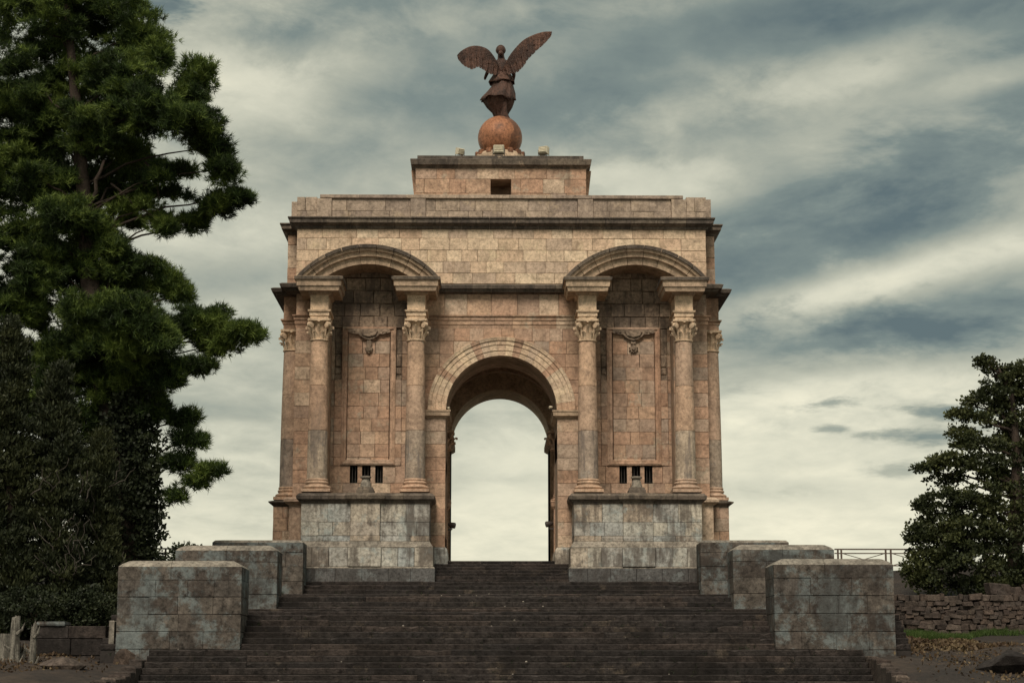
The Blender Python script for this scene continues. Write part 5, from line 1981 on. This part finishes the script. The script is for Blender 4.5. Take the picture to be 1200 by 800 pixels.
# --- the tree at the right
YQ = -8.5
s_ = (at(1, 500, YQ) - at(0, 500, YQ)).length
rt_px = [(1138, 470, 11, 5, 0.35, 0), (1120, 486, 12, 5, 0.35, 0), (1098, 541, 15, 5, 0.4, 0), (1079, 549, 9, 4, 0.3, 0), (1076, 592, 12, 6, 0.35, 0), (1150, 424, 8, 7, 0.35, 0), (1128, 520, 16, 5, 0.35, 0), (1068, 632, 9, 8, 0.4, 0),
         (1160, 428, 10, 12, 0.45, 0), (1185, 436, 20, 18, 0.8, 0), (1170, 455, 22, 18, 0.7, 0), (1200, 460, 28, 30, 0.9, 0.4), (1150, 468, 14, 10, 0.45, 0), (1145, 488, 24, 12, 0.6, 0), (1128, 482, 10, 8, 0.4, 0), (1175, 490, 28, 20, 0.9, 0.5), (1205, 505, 30, 28, 1.0, 0.2),
         (1130, 510, 22, 10, 0.65, 0), (1150, 520, 28, 14, 0.8, -0.5), (1090, 547, 16, 7, 0.5, 0), (1115, 540, 26, 11, 0.75, 0), (1145, 545, 30, 16, 0.9, -0.4), (1185, 545, 34, 26, 1.0, 0.3), (1110, 560, 26, 13, 0.6, 0.4),
         (1085, 590, 16, 8, 0.5, 0), (1110, 585, 30, 14, 0.8, 0), (1150, 582, 36, 22, 1.0, -0.6), (1195, 590, 36, 30, 1.1, 0), (1100, 610, 30, 18, 0.9, 0.2), (1080, 625, 18, 14, 0.75, 0), (1130, 622, 40, 24, 1.1, -0.6), (1180, 630, 40, 28, 1.1, -0.4),
         (1090, 650, 30, 18, 1.0, 0.2), (1075, 668, 20, 14, 0.8, 0), (1130, 660, 44, 24, 1.1, -0.5), (1180, 668, 40, 24, 1.1, -0.3), (1100, 682, 36, 16, 1.0, 0), (1150, 688, 40, 14, 1.0, -0.2), (1190, 682, 26, 12, 1.0, 0),
         (1185, 522, 26, 22, 0.8, 0.8), (1172, 562, 32, 18, 0.8, 0.8), (1155, 603, 40, 20, 1.0, 0.8), (1140, 640, 52, 22, 1.0, 0.8), (1108, 632, 30, 18, 0.9, 0.8), (1180, 470, 26, 22, 0.8, 0.8),
         (1225, 450, 30, 50, 1.0, 0), (1235, 540, 40, 50, 1.0, 0), (1240, 630, 45, 50, 1.0, 0)]
b0 = at(1188, 712, YQ)
rt = thing('broadleaf_tree', 'dark bushy tree at the right edge behind the rubble wall', 'tree', b0)
blobs = [(tuple(at(px, py, YQ + dy)), (max(rx - 3, 4) * s_, max(rx, ry) * s_ * 0.8, max(ry - 1, 3) * s_), d) for px, py, rx, ry, d, dy in rt_px]
C, D = bough_points(blobs, 40, 44, 0.27)
print('right leaves', len(C))
quad_object('crown', leaf_quads(C, D, 0.16, 0.10), M['broad'], rt, b0)
m_ = MB()
m_.tube([b0 - Vector((0, 0, 0.3)), at(1190, 620, YQ), at(1192, 530, YQ), at(1185, 460, YQ), at(1163, 418, YQ)], [0.38, 0.30, 0.20, 0.10, 0.02], 9)
m_.build('trunk', M['bark'], rt, 'all')
for i, (px, py, rx, ry, d, dy) in enumerate(rt_px[:39]):
    if i % 3 != 1:
        limb(rt, at(1190 if py > 480 else 1185, min(py + 25, 690), YQ), at(px - rx * 0.5, py, YQ + dy), 0.07, 0.015, M['bark'], -0.04)

# ------------------------------------------------------------------ grass, leaf litter, chips
def patch(name, px0, px1, Y0, Y1, n, mat, kind, ln, wd, up):
    x0, x1 = XA(px0, (Y0 + Y1) / 2, 750), XA(px1, (Y0 + Y1) / 2, 750)
    u_ = nrng.normal(0.5, 0.22, n).clip(0, 1)
    P_ = np.stack([x0 + (x1 - x0) * u_, Y0 + (Y1 - Y0) * nrng.random(n), np.zeros(n)], axis=1)
    P_[:, 2] = [terrain(a, b2) for a, b2 in P_[:, :2]]
    if up:
        V = needle_tufts(P_, np.tile(np.array([[0, 0, 1.0]]), (n, 1)), 6, ln, wd, 0.35)
        o = tri_object(name, V, mat, None, (0, 0, 0))
    else:
        P_[:, 2] += 0.02
        V = leaf_quads(P_, np.tile(np.array([[0, 0, 0.25]]), (n, 1)), ln, wd, 0.8)
        o = quad_object(name, V, mat, None, (0, 0, 0))
    o['kind'] = 'stuff'
    return o


patch('grass', 1052, 1128, -15.0, -12.2, 2600, M['grass'], 'g', 0.34, 0.03, True)
patch('grass', 1050, 1240, -13.0, -11.9, 500, M['grass'], 'g', 0.22, 0.03, True)
patch('leaf_litter', 1040, 1180, -22.0, -15.0, 2600, M['dry'], 'l', 0.14, 0.10, False)
patch('leaf_litter', 1052, 1260, -38.0, -15.0, 1800, M['dry'], 'l', 0.12, 0.08, False)
patch('leaf_litter', -60, 150, -30.0, -20.0, 1500, M['dry'], 'l', 0.12, 0.08, False)
# pale chips and scraps lying on the steps
m_ = MB()
for k in range(34):
    y, z = rng.choice(stair[6:-1])
    x = rng.gauss(0, 6.0)
    x = max(-11, min(11, x))
    r_ = rng.uniform(0.008, 0.03)
    yy = y + rng.uniform(0.0, 0.12)
    m_.rings([[(x - r_ * 1.6, yy, z - 0.01), (x + r_ * 1.4, yy + 0.01, z - 0.01), (x + r_, yy + r_ * 2, z - 0.01), (x - r_, yy + r_ * 2, z - 0.01)],
              [(x - r_, yy + 0.01, z + r_), (x + r_ * 0.9, yy + 0.015, z + r_ * 1.3), (x + r_ * 0.6, yy + r_ * 1.5, z + r_), (x - r_ * 0.7, yy + r_ * 1.5, z + r_ * 0.8)]])
o = m_.build('stone_chips', M['blockcap'])
o['kind'] = 'stuff'
# weeds rooted in the joints of the steps
P_ = []
for k in range(260):
    y, z = rng.choice(stair[8:])
    P_.append((rng.uniform(-13, 13), y + rng.uniform(-0.02, 0.05), z - (0.19 if rng.random() < 0.7 else 0.0)))
P_ = np.array(P_)
V = needle_tufts(P_, np.tile(np.array([[0, -0.5, 0.8]]), (len(P_), 1)), 7, 0.14, 0.022, 0.6)
o = tri_object('weeds', V, M['ivy'], None, (0, 0, 0))
o['kind'] = 'stuff'
